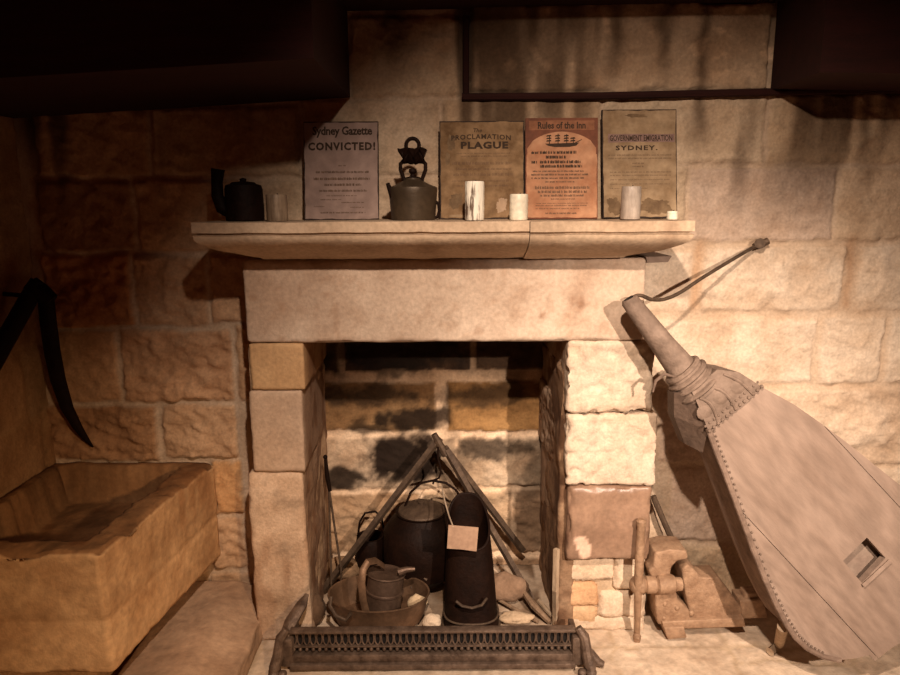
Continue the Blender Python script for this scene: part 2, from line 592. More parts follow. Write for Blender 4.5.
# left hand rows
ws(46, 134, 252, 325, org, 1.5, 1.3); ws(137, 208, 254, 324, (0.92, 0.80, 0.68), 1.4, 1.0); ws(211, 262, 254, 320, (0.92, 0.80, 0.68), 0.7, 0.9)
ws(48, 118, 328, 400, (0.9, 0.74, 0.58), 0.8, 0.7); ws(121, 234, 327, 399, (0.9, 0.74, 0.60), 1.6, 1.1); ws(237, 262, 322, 399, brn, 0.8)
ws(46, 158, 403, 458, (0.66, 0.50, 0.36), 1.8, 1.0); ws(163, 238, 402, 456, (0.95, 0.84, 0.72), 1.3, 1.0)
ws(48, 212, 462, 540, brn, 1.0); ws(214, 244, 459, 512, (1.0, 0.8, 0.55), 0.8); ws(214, 246, 516, 566, (1.0, 0.92, 0.82), 1.3)
ws(60, 212, 545, 640, brn, 1.0); ws(214, 262, 570, 640, warm, 1.0)


def wall_dirt(A, B, p, T):
    # vertical black rain streaks near the top courses, rusty drips, pale bare patches
    st = fbm(np.stack([A * 7.0, B * 0.7, p[:, 2]], 1), 1.0, 3, 91)
    zt = sstep(Z(250, YW), Z(120, YW), B)
    k = zt * sstep(0.10, 0.55, st) * 0.86
    for (px, w) in ((808, 0.05), (835, 0.05), (700, 0.025), (560, 0.03), (610, 0.035), (662, 0.03), (400, 0.07)):
        cx = X(px, 60, YW)
        lo = Z(100, YW) if px < 690 else Z(170, YW)
        g = np.exp(-((A - cx + 0.02 * fbm(p, 8, 2, 5)) / w) ** 2) * sstep(lo - 0.02, lo + 0.22, B) * 0.75
        k = np.maximum(k, g)
    # long drips below mortar (x 848 and x 690)
    T = T * (1 - k[:, None] * np.array([0.86, 0.9, 0.93]))
    for (px, y0, y1, w) in ((848, 245, 318, 0.022), (697, 248, 318, 0.02)):
        cx = X(px, 280, YW)
        g = np.exp(-((A - cx + 0.012 * fbm(p, 14, 2, 6)) / w) ** 2) * sstep(Z(y1, YW), Z(y1, YW) + 0.05, B) * sstep(Z(y0, YW) + 0.05, Z(y0, YW), B)
        T = T * (1 - g[:, None] * np.array([0.16, 0.27, 0.36]))
    bare = sstep(0.35, 0.7, fbm(p, 16, 3, 77)) * sstep(Z(97, YW), Z(60, YW), B) * (A > X(470, 50, YW))
    T = T * (1 + 0.6 * bare[:, None])
    return T


BX0, BX1 = X(318, 430, YL), X(556, 430, YL)
OPEN_TOP = Z(300, YW)
structure(stone_field('wall_back', XLW - 0.02, 2.3, 0.0, 2.62, 0.009, WS, lambda a, b, h: np.stack([a, YW - h, b], 1),
                      holes=[(X(303, 430, YL) - 0.07, X(566, 430, YL) + 0.07, -1, OPEN_TOP)], mortar=(0.88, 0.80, 0.71), colfn=wall_dirt, seed=3))

# ---- left wall
LS = []
zrow = [(0.0, 0.33), (0.34, 0.63), (0.645, 0.86), (0.875, 1.14), (1.155, 1.42), (1.435, 1.72), (1.735, 2.05), (2.065, 2.6)]
for r, (z0, z1) in enumerate(zrow):
    y = 0.3 + (r % 2) * 0.22
    while y < 2.64:
        L_ = 0.42 + 0.2 * random.random()
        y1 = min(y + L_, 2.66)
        LS.append((y + 0.006, y1 - 0.006, z0, z1, random.choice([(0.62, 0.42, 0.25), (0.54, 0.36, 0.21), (0.62, 0.46, 0.3)]), 0.9, 0.6))
        y = y1
structure(stone_field('wall_left', 0.3, 2.66, 0.0, 2.62, 0.018, LS, lambda a, b, h: np.stack([XLW + h, a, b], 1)[:, :], mortar=(0.6, 0.42, 0.25), seed=41))

# ---- floor (worn flag stones, a little uneven)
FL = []
fx = [-1.7, -0.75, -0.3, 0.12, 0.62, 1.05, 1.5, 2.4]
for i in range(len(fx) - 1):
    ys = [0.2, 1.2 + 0.2 * (i % 2), 2.05 + 0.1 * (i % 3), 2.34, 3.2]
    for j in range(len(ys) - 1):
        FL.append((fx[i] + 0.004, fx[i + 1] - 0.004, ys[j] + 0.004, ys[j + 1] - 0.004, (1.0, 0.94, 0.86), 0.8, 0.22))


def hearth_tone(A, B, p, T):
    k = sstep(-0.5, 0.5, fbm(p, 7, 4, 12)) * sstep(2.40, 2.62, B) * (A > BX0) * (A < BX1)  # mottled darkening that grows towards the back of the firebox floor
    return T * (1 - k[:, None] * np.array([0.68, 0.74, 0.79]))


structure(stone_field('floor', -1.7, 2.4, 0.3, 3.08, 0.014, FL, lambda a, b, h: np.stack([a, b, h * 0.8 - 0.008], 1), m='floor', mortar=(0.82, 0.74, 0.62), seed=57, warp=0.03, colfn=hearth_tone, proud=0.008))

# ---- dark timber ceiling with a raised well over the chimney breast
zc_l, zc_m, zc_r = Z(119, YW, 60), Z(98, YW, 340), Z(88, YW, 840)
xm0, xm1 = X(349, 50, YW), X(770, 50, YW)


def slab(x0, x1, za, zb, y0, y1, th, name):
    mb = MB()
    mb.prism([[(x0, y0, za), (x1, y0, zb), (x1, y0, zb + th), (x0, y0, za + th)]], (0, y1 - y0, 0))
    return structure(mb.build(name, 'timber', smooth=False))


slab(XLW - 0.02, xm0, zc_l, zc_m, 1.95, YW - 0.012, 0.5, 'ceiling')
slab(xm1, 2.3, zc_r - 0.01, zc_r - 0.03, 2.28, YW - 0.03, 0.6, 'ceiling')
slab(xm0 - 0.002, xm1 + 0.002, Z(12, YW, 349), Z(4, YW, 770), 2.3, YW - 0.012, 0.3, 'ceiling')
# dark angle strip round the proud upper stone
mb = MB()
mb.tube([at(466, 16, YW - 0.02), at(466, 97, YW - 0.02)], 0.012, 8)
structure(mb.build('trim_1', 'timber'))
mb = MB()
mb.tube([at(462, 97, YW - 0.03), at(600, 96, YW - 0.035), at(770, 92, YW - 0.035), at(930, 89, YW - 0.03)], 0.0135, 8)
structure(mb.build('trim_2', 'timber'))

# ================================================================== FIREPLACE
fp = thing('stone_fireplace', 'large sandstone fireplace with heavy lintel, moulded shelf and sooty open firebox', 'fireplace', (0, YL, 0))


def prow(x0, x1, y0, y1, c, rg=1.0, pr=1.0):
    r = prect(x0, x1, y0, y1, YB)
    return (r[0], r[1], r[2], r[3], c, rg, pr)


FB = [prow(280, 338, 300, 371, (0.34, 0.25, 0.17)), prow(343, 471, 300, 371, (0.20, 0.14, 0.095)), prow(475, 600, 300, 371, (0.26, 0.18, 0.12)),  # top two courses tinted darker to carry the lintel's shadow
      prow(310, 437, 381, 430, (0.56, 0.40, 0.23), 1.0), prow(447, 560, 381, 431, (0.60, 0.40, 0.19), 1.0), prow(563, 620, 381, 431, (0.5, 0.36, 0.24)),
      prow(310, 455, 437, 488, (0.92, 0.82, 0.70), 1.2), prow(457, 600, 437, 486, (0.95, 0.86, 0.74), 1.2),
      prow(310, 420, 492, 552, (0.80, 0.64, 0.48), 1.8), prow(423, 512, 490, 550, (0.88, 0.75, 0.60), 1.6), prow(515, 600, 490, 550, (0.66, 0.52, 0.40), 1.6),
      prow(310, 460, 556, 650, (0.7, 0.56, 0.44), 1.5), prow(463, 600, 556, 650, (0.62, 0.48, 0.36), 1.5)]


def soot_shade(A, B, p, T):
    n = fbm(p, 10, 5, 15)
    up = sstep(Z(440, YB), Z(370, YB), B + 0.05 * n)  # lintel shadow painted into the tint, deepening up the firebox back
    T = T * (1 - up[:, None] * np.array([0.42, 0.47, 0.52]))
    n3 = fbm(p, 26, 4, 19)
    k = np.zeros(len(A))  # soot patches; the upper ones also deepen the painted lintel shadow
    for (px, py, rx, ry, s) in ((402, 461, 56, 31, 1.0), (345, 478, 30, 17, 0.95), (405, 419, 48, 15, 0.95), (372, 396, 66, 17, 0.75), (395, 358, 75, 24, 0.8),
                                (500, 360, 50, 26, 0.5), (492, 448, 48, 14, 0.85), (560, 470, 40, 60, 0.7), (372, 428, 30, 7, 0.8), (455, 470, 20, 40, 0.5), (490, 394, 55, 16, 0.75), (530, 520, 30, 40, 0.5), (430, 540, 60, 40, 0.45)):
        c = at(px, py, YB)
        sx, sz = rx / 235.0, ry / 235.0
        d = np.sqrt(((A - c.x) / sx) ** 2 + ((B - c.z) / sz) ** 2) + 0.50 * n + 0.30 * n3
        k = np.maximum(k, s * sstep(1.2, 0.6, d))
    T = T * (1 - k[:, None] * np.array([0.96, 0.97, 0.975]))
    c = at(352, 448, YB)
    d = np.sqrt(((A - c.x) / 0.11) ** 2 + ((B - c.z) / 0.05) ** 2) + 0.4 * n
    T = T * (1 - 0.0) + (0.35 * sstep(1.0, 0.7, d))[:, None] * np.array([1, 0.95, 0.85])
    return T


stone_field('firebox_back', BX0 - 0.12, BX1 + 0.12, 0.0, 1.62, 0.009, FB, lambda a, b, h: np.stack([a, YB - h, b], 1), mortar=(1.45, 1.3, 1.12), colfn=soot_shade, parent=fp, seed=17, proud=0.012)

# lintel
lx0, lx1 = X(244, 300, YL), X(645, 300, YL)
lz0, lz1 = Z(343, YL, 300), Z(259, YL, 450)


def lintel_col(V, T):
    n = fbm(V, 17, 4, 8)
    mo = sstep(-0.1, 0.7, fbm(V * np.array([1, 1, 0.6]), 6, 4, 81)) * 0.30 + sstep(0.25, 0.6, fbm(V, 30, 3, 83)) * 0.18
    T = T * (1 - mo[:, None] * np.array([0.55, 0.75, 0.9]))
    for (px, py, rx, rz, s) in ((535, 310, .05, .05, .8), (577, 303, .035, .05, .65), (470, 330, .10, .025, .35), (590, 318, .05, .03, .5), (548, 272, .03, .015, .5), (300, 290, .012, .03, .4), (490, 300, .2, .07, .25)):
        c = at(px, py, YL)
        d = np.sqrt(((V[:, 0] - c.x) / rx) ** 2 + ((V[:, 2] - c.z) / rz) ** 2)
        k = s * sstep(1.1, 0.5, d) * sstep(0.0, 0.5, n)
        T = T * (1 - k[:, None] * np.array([0.55, 0.72, 0.82]))
    return T


rough_block('lintel', (lx0, lx1, YL, YW + 0.03, lz0, lz1), 'lintel', fp, 0.010, 0.010, 0.0022, 10, (1.06, 0.99, 0.92), 0.05, colfn=lintel_col, seed=5, chip=0.008)
# small dark slip standing in for the shadow under the shelf's right end
mb = MB()
mb.prism([[at(646, 257, YL + 0.02), at(672, 256, YL + 0.02), at(668, 262, YL + 0.02), at(647, 263, YL + 0.02)]], (0, 0.24, 0))
mb.build('shelf_shadow_slip', M['lintel'].copy() if False else 'wood_grey', fp, smooth=False, label='dark slip standing in for the shadow under the right end of the shelf')

# shelf: a moulded slab in two lengths
YS = 2.20
zs_top = Z(221.5, YS, 440)
zs = [zs_top, Z(232, YS), Z(233.5, YS), Z(247, YS + .03), Z(256, YS + .11), Z(260, YS + .14)]
sx0, sx1, sj = X(191, 226, YS), X(695, 226, YS), X(530, 226, YS)


def shelf(name, x0, x1, left_ret, right_ret, dz, seed):
    zt, zf = zs_top, Z(232.5, YS)
    zb = Z(259, YS + 0.14)
    prof = [(zt, 0.0), (zf + 0.002, 0.0), (zf, 0.012), (zf - 0.004, 0.012), (zf - 0.006, 0.0)]
    n = 12
    for i in range(n + 1):
        t = i / n
        prof.append((zf - 0.008 - (zf - 0.008 - zb - 0.006) * t, 0.002 + 0.165 * (1 - math.cos(t * math.pi / 2)) ** 1.1))
    prof.append((zb, 0.175))
    vs, fs = [], []
    m = 40
    xs = np.linspace(0, 1, m + 1)
    ring = 2 * (m + 1)
    for (z, ins) in prof:
        a = x0 + (ins * 1.02 if left_ret else 0)
        b = x1 - (ins * 1.02 if right_ret else 0)
        for t in xs:
            vs.append((a + (b - a) * t, YS + ins, z + dz))
        for t in xs[::-1]:
            vs.append((a + (b - a) * t, YW - 0.004, z + dz))
    for i in range(len(prof) - 1):
        for k in range(ring):
            fs.append((i * ring + k, i * ring + (k + 1) % ring, (i + 1) * ring + (k + 1) % ring, (i + 1) * ring + k))
    for base, flip in ((0, True), ((len(prof) - 1) * ring, False)):
        for k in range(m):
            q = (base + k, base + k + 1, base + ring - 2 - k, base + ring - 1 - k)
            fs.append(q[::-1] if flip else q)
    V = np.array(vs)
    wob = fbm(V * np.array([1, 0.6, 2]), 9, 3, seed)
    V[:, 1] += 0.004 * wob * (V[:, 1] < YW - 0.02)
    V[:, 2] += 0.0018 * fbm(V, 14, 2, seed + 2)
    T = np.ones((len(V), 3)) * np.array((1.0, 0.9, 0.76)) * (1 + 0.10 * fbm(V, 6, 3, seed + 3))[:, None]
    c = at(672, 226, YS)
    k = np.exp(-((V[:, 0] - c.x) / 0.03) ** 2) * 0.55
    T = T * (1 - k[:, None] * np.array([0.5, 0.6, 0.65]))
    c = at(430, 250, YS)
    k = np.exp(-((V[:, 0] - c.x) / 0.05) ** 2 - ((V[:, 2] - c.z) / 0.03) ** 2) * 0.6
    T = T * (1 - k[:, None] * np.array([0.6, 0.7, 0.8]))
    o = link_mesh(name, V, fs, 'lintel', fp, True, T)
    bm = bmesh.new()
    bm.from_mesh(o.data)
    bmesh.ops.recalc_face_normals(bm, faces=bm.faces[:])
    bm.to_mesh(o.data)
    bm.free()
    return sharp(o, 30)


shelf('mantel_slab', sx0, sj - 0.0015, True, False, 0.0, 4)
shelf('mantel_slab', sj + 0.0015, sx1, False, True, -0.003, 9)
SHELF = zs_top                                    # top of the shelf


# jambs
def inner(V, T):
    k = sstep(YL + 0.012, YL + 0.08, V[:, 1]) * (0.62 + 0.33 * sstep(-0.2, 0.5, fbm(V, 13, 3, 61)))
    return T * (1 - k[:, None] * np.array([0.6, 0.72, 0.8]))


def jamb(px0, px1, y0, y1, c, flare_l=0.0, flare_r=0.0, amp=0.004, rnd=0.010, seed=1, var=0.08, chip=0.01, pit=0.0, Y0=YL, mtl='stone', name='jamb_stone', freq=14, colfn=None, back=YB + 0.02):
    ym = (y0 + y1) / 2
    z1, z0 = Z(y0, Y0, (px0 + px1) / 2), max(-0.01, Z(y1, Y0, (px0 + px1) / 2))
    x0, x1 = X(px0, ym, Y0), X(px1, ym, Y0)

    def post(P, V):
        t = sstep(Y0 + 0.01, back, V[:, 1])
        s = (V[:, 0] - x0) / (x1 - x0)
        P[:, 0] += t * ((1 - s) * flare_l + s * flare_r)
        return P
    return rough_block(name, (x0, x1, Y0, back, z0, z1), mtl, fp, 0.011, rnd, amp, freq, c, var, post=post, seed=seed, chip=chip, pit=pit, colfn=colfn)


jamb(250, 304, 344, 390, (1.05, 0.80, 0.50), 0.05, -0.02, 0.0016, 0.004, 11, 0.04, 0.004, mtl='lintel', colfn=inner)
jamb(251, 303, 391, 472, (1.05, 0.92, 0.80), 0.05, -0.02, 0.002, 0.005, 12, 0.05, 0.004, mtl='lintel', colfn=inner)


def damp(V, T):
    T = inner(V, T)
    k = sstep(0.0, 0.7, fbm(V * np.array([1.5, 1.5, 0.5]), 9, 3, 23)) * 0.5
    return T * (1 - k[:, None] * np.array([0.45, 0.6, 0.7]))


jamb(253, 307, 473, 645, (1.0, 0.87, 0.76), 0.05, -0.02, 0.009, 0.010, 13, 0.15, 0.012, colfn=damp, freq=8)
# right pillar
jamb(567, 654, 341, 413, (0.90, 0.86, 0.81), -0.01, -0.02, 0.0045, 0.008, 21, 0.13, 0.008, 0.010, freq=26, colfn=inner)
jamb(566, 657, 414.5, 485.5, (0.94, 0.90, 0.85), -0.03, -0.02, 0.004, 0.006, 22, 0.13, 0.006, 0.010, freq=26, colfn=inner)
M['wetstone'] = mat('worn_damp_plaster', (0.36, 0.235, 0.165, 1), (0.19, 0.115, 0.078, 1), 0.38, scale=5, bump=0.3, bump_scale=25, tint=True, spec=0.6)


def peel(V, T):
    n = fbm(V, 16, 4, 31)
    c = at(582, 551, YL)
    d = np.sqrt(((V[:, 0] - c.x) / 0.022) ** 2 + ((V[:, 2] - c.z) / 0.055) ** 2) + 1.3 * n
    w = sstep(1.0, 0.7, d)[:, None]
    T = T * (1 - w) + w * np.array([2.6, 2.8, 3.0])
    k = sstep(0.45, 0.8, fbm(V, 9, 3, 33)) * 0.6
    return T * (1 - k[:, None] * np.array([0.5, 0.6, 0.6]))


jamb(567, 651, 487, 561, (0.95, 0.9, 0.85), -0.03, -0.02, 0.008, 0.018, 23, 0.12, 0.012, mtl='wetstone', freq=9, colfn=peel)
jamb(566, 614, 556, 582, (1.05, 0.97, 0.86), -0.03, 0, 0.007, 0.014, 24, 0.1, 0.012, Y0=2.455)
jamb(615, 646, 556, 590, (1.05, 0.97, 0.86), 0, -0.02, 0.007, 0.014, 25, 0.1, 0.012, Y0=2.455)
jamb(568, 598, 584, 606, (0.95, 0.68, 0.46), -0.03, 0, 0.006, 0.012, 26, 0.1, 0.012, Y0=2.455)
jamb(599, 645, 592, 618, (1.0, 0.92, 0.82), 0, -0.02, 0.008, 0.014, 27, 0.1, 0.012, Y0=2.455)
jamb(568, 597, 607, 634, (0.92, 0.72, 0.52), -0.03, 0, 0.006, 0.012, 28, 0.1, 0.012, Y0=2.455)
jamb(572, 645, 617, 640, (1.0, 0.93, 0.84), -0.03, -0.02, 0.008, 0.012, 29, 0.1, 0.012, Y0=2.455)
# mortar core behind the small stones, and the rough cheek on the right
rough_block('mortar_core', (X(572, 500, YL), X(642, 500, YL), YL + 0.075, YB, 0.0, Z(345, YL)), 'stone', fp, 0.02, 0.006, 0.003, 20, (0.9, 0.8, 0.66), seed=31)
rough_block('mortar_core', (X(256, 500, YL), X(303, 500, YL) - 0.035, YL + 0.015, YB, 0.0, Z(347, YL)), 'stone', fp, 0.02, 0.006, 0.003, 20, (0.8, 0.66, 0.5), seed=32)


def cheek_col(V, T):
    k = sstep(-0.2, 0.6, fbm(V, 11, 3, 43)) * 0.75
    return T * (1 - k[:, None] * np.array([0.7, 0.8, 0.85]))


rough_block('firebox_cheek', (X(562, 480, YL), X(580, 480, YL), YL + 0.05, YB + 0.01, 0.0, Z(372, YL)), 'stone', fp, 0.012, 0.012, 0.009, 9, (0.50, 0.37, 0.27), seed=33, chip=0.02, colfn=cheek_col)
rough_block('firebox_cheek', (X(285, 480, YL), X(303, 480, YL) - 0.012, YL + 0.05, YB + 0.01, 0.0, Z(395, YL)), 'stone', fp, 0.012, 0.012, 0.012, 12, (0.85, 0.68, 0.52), seed=34, chip=0.02, colfn=cheek_col)
# throat closing the firebox above the lintel
mb = MB()
mb.box(((BX0 + BX1) / 2, (YW + YB) / 2 + 0.02, 1.66), (BX1 - BX0 + 0.3, YB - YW + 0.06, 0.06))
mb.box((BX0 - 0.10, (YW + YB) / 2 + 0.02, 1.35), (0.06, YB - YW + 0.06, 0.62))
mb.box((BX1 + 0.10, (YW + YB) / 2 + 0.02, 1.35), (0.06, YB - YW + 0.06, 0.62))
mb.build('chimney_throat', 'soot_shade', fp, smooth=False)

# ================================================================== STONE TROUGH (left)
bz1, bz0 = Z(459, YW, 215), 0.24
tr = thing('stone_sink', 'long yellow sandstone trough sink with chipped rim along the left wall', 'sink', (-1.33, 2.26, 0))
tx1f, tx1b, ty0 = X(100, 553, 1.89), X(215, 459, YW - 0.02), 1.89
tzj = Z(622, 1.89, 60)


def trough_post(P, V):
    x, y, z = V[:, 0], V[:, 1], V[:, 2]
    t = (y - ty0) / (YW - ty0)
    s = (x - (XLW + 0.01)) / (tx1f - XLW - 0.01)
    P[:, 0] += s * t * (tx1b - tx1f)
    # basin
    xi = x
    top = z > bz1 - 1e-5
    n = fbm(V, 20, 3, 44)
    inner = np.minimum(np.minimum(tx1f - 0.085 - xi, xi - (XLW + 0.05)), np.minimum(y - (ty0 + 0.075), YW - 0.06 - y)) + 0.012 * n
    dep = sstep(0.0, 0.03, inner) * (0.14 + 0.05 * (1 - t))
    P[:, 2] -= np.where(top, dep, 0)
    rim = np.minimum(tx1f - x, y - ty0)
    P[:, 2] -= np.where(z > bz1 - 0.012, 0.020 * np.clip(fbm(V, 11, 4, 47) + 0.15, 0, 1) * sstep(0.07, 0.0, rim), 0)
    # mortar line between the two courses
    side = ~top & (z > bz0 + 0.01)
    g = np.exp(-((z - tzj) / 0.006) ** 2) * 0.006
    P[:, 1] += np.where(side & (y < ty0 + 1e-4), g, 0)
    P[:, 0] -= np.where(side & (x > tx1f - 1e-4), g, 0)
    return P


def trough_col(V, T):
    n = fbm(V, 6, 3, 51)
    low = sstep(tzj + 0.01, tzj - 0.01, V[:, 2])
    T = T * (1 + 0.10 * low[:, None])
    streak = sstep(0.35, 0.75, fbm(V * np.array([14, 10, 1.2]), 1, 3, 53)) * sstep(tzj - 0.1, bz1, V[:, 2]) * 0.5
    T = T * (1 - streak[:, None] * np.array([0.4, 0.6, 0.75]))
    k = sstep(0.2, 0.6, n) * 0.3
    T = T * (1 - k[:, None] * np.array([0.3, 0.4, 0.5]))
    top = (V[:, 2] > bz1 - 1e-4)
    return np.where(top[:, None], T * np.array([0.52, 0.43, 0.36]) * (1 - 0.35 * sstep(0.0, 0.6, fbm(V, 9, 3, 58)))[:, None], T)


M['yellow_stone'] = mat('yellow_sandstone', (0.66, 0.415, 0.215, 1), (0.42, 0.235, 0.11, 1), 0.88, scale=6, fine=50, bump=0.4, bump_scale=40, tint=True)
rough_block('basin', (XLW + 0.01, tx1f, ty0, YW - 0.02, bz0, bz1), 'yellow_stone', tr, 0.0105, 0.012, 0.0045, 16, (1, 1, 1), 0.08, post=trough_post, colfn=trough_col, seed=45, chip=0.012)
rough_block('base', (XLW + 0.02, tx1f - 0.12, ty0 + 0.10, YW - 0.05, 0.0, bz0 + 0.004), 'stone', tr, 0.02, 0.015, 0.01, 10, (0.7, 0.5, 0.32), seed=46)

# raised stone step under the trough
pz = 0.135


def step_post(P, V):
    x, z, y = V[:, 0], V[:, 2], V[:, 1]
    t = sstep(-0.93, -0.76, x)
    P[:, 2] -= np.where(z > 0.01, 0.045 * t * sstep(0.02, pz, z) * (1 + 0.3 * fbm(V, 5, 2, 3)), 0)
    return P


st = rough_block('stone_step', (-1.13, -0.745, 1.45, YW - 0.03, 0.0, pz), 'floor', None, 0.012, 0.012, 0.008, 7, (0.78, 0.62, 0.50), 0.12, post=step_post, seed=48)
tag(st, 'low worn stone step on the floor between trough sink and fireplace', 'step')

# ================================================================== dark iron pick in the left corner
pk = thing('pickaxe', 'dark old pick with one curved tapering tine hanging in the left corner', 'pick', at(40, 300, 2.48))
mb = MB()
mb.tube([at(38, 281, 2.47), at(28, 300, 2.45), at(6, 339, 2.36), at(-28, 402, 2.19), at(-54, 450, 2.03)], [0.026, 0.031, 0.032, 0.029, 0.027], 12)
mb.build('handle', 'iron', pk)
mb = MB()
q = at(31, 296, 2.45)
mb.tube([q, (XLW - 0.01, q.y, q.z + .01)], .008, 8)
mb.build('peg', 'iron', pk)
mb = MB()
pts = [(46, 298, 2.47), (48, 320, 2.49), (52, 350, 2.52), (58, 380, 2.545), (67, 408, 2.57), (78, 428, 2.59), (86, 439, 2.60), (93, 447, 2.61)]
mb.tube([at(*p) for p in pts], [0.028, 0.030, 0.030, 0.029, 0.025, 0.019, 0.012, 0.004], 10, squash=0.8)
mb.build('tine', 'iron', pk)
mb = MB()
mb.tube([at(30, 283, 2.465), at(40, 292, 2.47), at(52, 301, 2.475)], [0.030, 0.036, 0.028], 12)
mb.build('socket', 'iron', pk)


# ================================================================== THINGS ON THE SHELF
def text_mesh(s, size=1.0, bold=0.0, shear=0.0, space=1.0):
    c = bpy.data.curves.new('lettering', 'FONT')
    c.body = s
    c.size = size
    c.offset = bold
    c.shear = shear
    c.space_character = space
    c.resolution_u = 2
    c.align_x = 'CENTER'
    o = bpy.data.objects.new('lettering', c)
    COL.objects.link(o)
    bpy.context.view_layer.update()
    me = bpy.data.meshes.new_from_object(o.evaluated_get(bpy.context.evaluated_depsgraph_get()))
    V = np.array([v.co[:] for v in me.vertices])
    F = [list(p.vertices) for p in me.polygons]
    bpy.data.objects.remove(o)
    bpy.data.curves.remove(c)
    bpy.data.meshes.remove(me)
    return V, F


class Panel:
    """a thin board leaning on the wall; local frame in fractions of its width and height"""

    def __init__(self, name, label, px0, px1, ytop, Yb, lean, paper, edge, th=0.012, yb=220.5, group=None, skew=0.0):
        self.z0 = SHELF + 0.0008
        a, b = at(px0, yb, Yb), at(px1, yb, Yb)
        self.a = Vector((a.x, Yb, self.z0))
        self.W = b.x - a.x
        up = Vector((0, math.sin(lean), math.cos(lean)))
        n = Vector((0, -math.cos(lean), math.sin(lean)))
        tp = atp((px0 + px1) / 2, ytop, self.a, n)
        self.H = (tp - self.a).dot(up)
        self.u, self.up, self.n = Vector((1, 0, 0)), up, n
        self.skew = skew
        self.root = thing(name, label, 'sign', self.a + self.u * self.W / 2, group)
        k = MB()
        P = [self.pt(0, 0), self.pt(1, 0), self.pt(1, 1), self.pt(0, 1)]
        k.prism([P], -n * th)
        k.build('board', edge, self.root, smooth=False)
        # paper sheet with a slightly ragged outline
        lp = []
        for (p, q) in (((.012, .01), (.988, .01)), ((.988, .01), (.988, .99)), ((.988, .99), (.012, .99)), ((.012, .99), (.012, .01))):
            for i in range(14):
                t = i / 14
                lp.append(self.pt(p[0] + (q[0] - p[0]) * t + random.uniform(-.006, .006), p[1] + (q[1] - p[1]) * t + random.uniform(-.005, .005), 0.0004))
        k = MB()
        k.prism([lp], n * 0.0008)
        self.sheet = k.build('sheet', paper, self.root, smooth=False)

    def pt(self, x, y, d=0.0):
        return self.a + self.u * (x * self.W + y * self.skew) + self.up * (y * self.H) + self.n * d

    def text(self, s, y, w, h, m='ink', name='heading', x=0.5, bold=0.02, shear=0.0, space=1.0, arch=0.0):
        V, F = text_mesh(s, 1.0, bold, shear, space)
        x0, x1 = V[:, 0].min(), V[:, 0].max()
        y0, y1 = V[:, 1].min(), V[:, 1].max()
        out = []
        for v in V:
            fx_ = (v[0] - (x0 + x1) / 2) / (x1 - x0)
            fy = (v[1] - y0) / (y1 - y0)
            out.append(self.pt(x + fx_ * w, y + fy * h + arch * (0.25 - fx_ * fx_), 0.0017))
        k = MB()
        k.add(out, F)
        return k.build(name, m, self.sheet, smooth=False)

    def rows(self, spec, m='ink_faded', name='small_print'):
        """rows of print too small to read: little strokes"""
        k = MB()
        for (y, x0, x1, h, dens) in spec:
            x = x0
            while x < x1:
                wl = random.uniform(.02, .07)
                xe = min(x + wl, x1)
                while x < xe:
                    g = random.uniform(.006, .011)
                    hh = h * random.choice((1, 1, .75, .8))
                    w_ = g * random.uniform(.45, .75) * dens
                    k.add([self.pt(x, y, .0016), self.pt(x + w_, y, .0016), self.pt(x + w_, y + hh, .0016), self.pt(x, y + hh, .0016)], [(0, 1, 2, 3)])
                    x += g
                x = xe + random.uniform(.008, .018)
        return k.build(name, m, self.sheet, smooth=False)

    def rect(self, x0, x1, y0, y1, m, name, d=0.0013, ragged=0.0):
        lp = []
        if ragged < 0.01:
            for (p, q) in (((x0, y0), (x1, y0)), ((x1, y0), (x1, y1)), ((x1, y1), (x0, y1)), ((x0, y1), (x0, y0))):
                for i in range(8):
                    t = i / 8
                    lp.append(self.pt(p[0] + (q[0] - p[0]) * t + random.uniform(-1, 1) * ragged, p[1] + (q[1] - p[1]) * t + random.uniform(-1, 1) * ragged, d))
        else:
            ph = [random.uniform(0, 6.3) for _ in range(4)]
            for i in range(64):
                a = 2 * math.pi * i / 64
                r = 0.86 + 0.12 * math.sin(2 * a + ph[0]) + 0.09 * math.sin(5 * a + ph[1]) + 0.06 * math.sin(9 * a + ph[2]) + 0.05 * math.sin(17 * a + ph[3])
                fx = min(.985, max(.015, (x0 + x1) / 2 + math.copysign(abs(math.cos(a)) ** .7, math.cos(a)) * r * (x1 - x0) / 2))
                fy = min(.985, max(.012, (y0 + y1) / 2 + math.copysign(abs(math.sin(a)) ** .7, math.sin(a)) * r * (y1 - y0) / 2))
                lp.append(self.pt(fx, fy, d))
        k = MB()
        k.prism([lp], self.n * 0.0001)
        return k.build(name, m, self.sheet, smooth=False)


grp = 'notice boards on the shelf'
p1 = Panel('poster', 'mauve notice board headed CONVICTED, leftmost of the four boards', 304.5, 379, 121.5, 2.50, 0.17, 'paper_mauve', 'paper_mauve_edge', group=grp)
p1.text('Sydney Gazette', .835, .80, .115, 'ink', 'heading', .52, .03, 0.0, 0.95)
p1.text('CONVICTED!', .705, .90, .085, 'ink', 'heading', .51, .045, 0.0, 1.2)
p1.rows([(.545, .46, .56, .012, 1), (.475, .16, .86, .022, 1.2), (.405, .13, .88, .026, 1.3), (.345, .27, .77, .024, 1.3), (.285, .20, .84, .022, 1.2), (.24, .3, .7, .012, 1), (.20, .22, .5, .012, 1), (.17, .5, .8, .012, 1),
         (.13, .13, .27, .012, .9), (.12, .62, .8, .012, .9), (.065, .22, .82, .016, 1.1)], 'ink_faded')

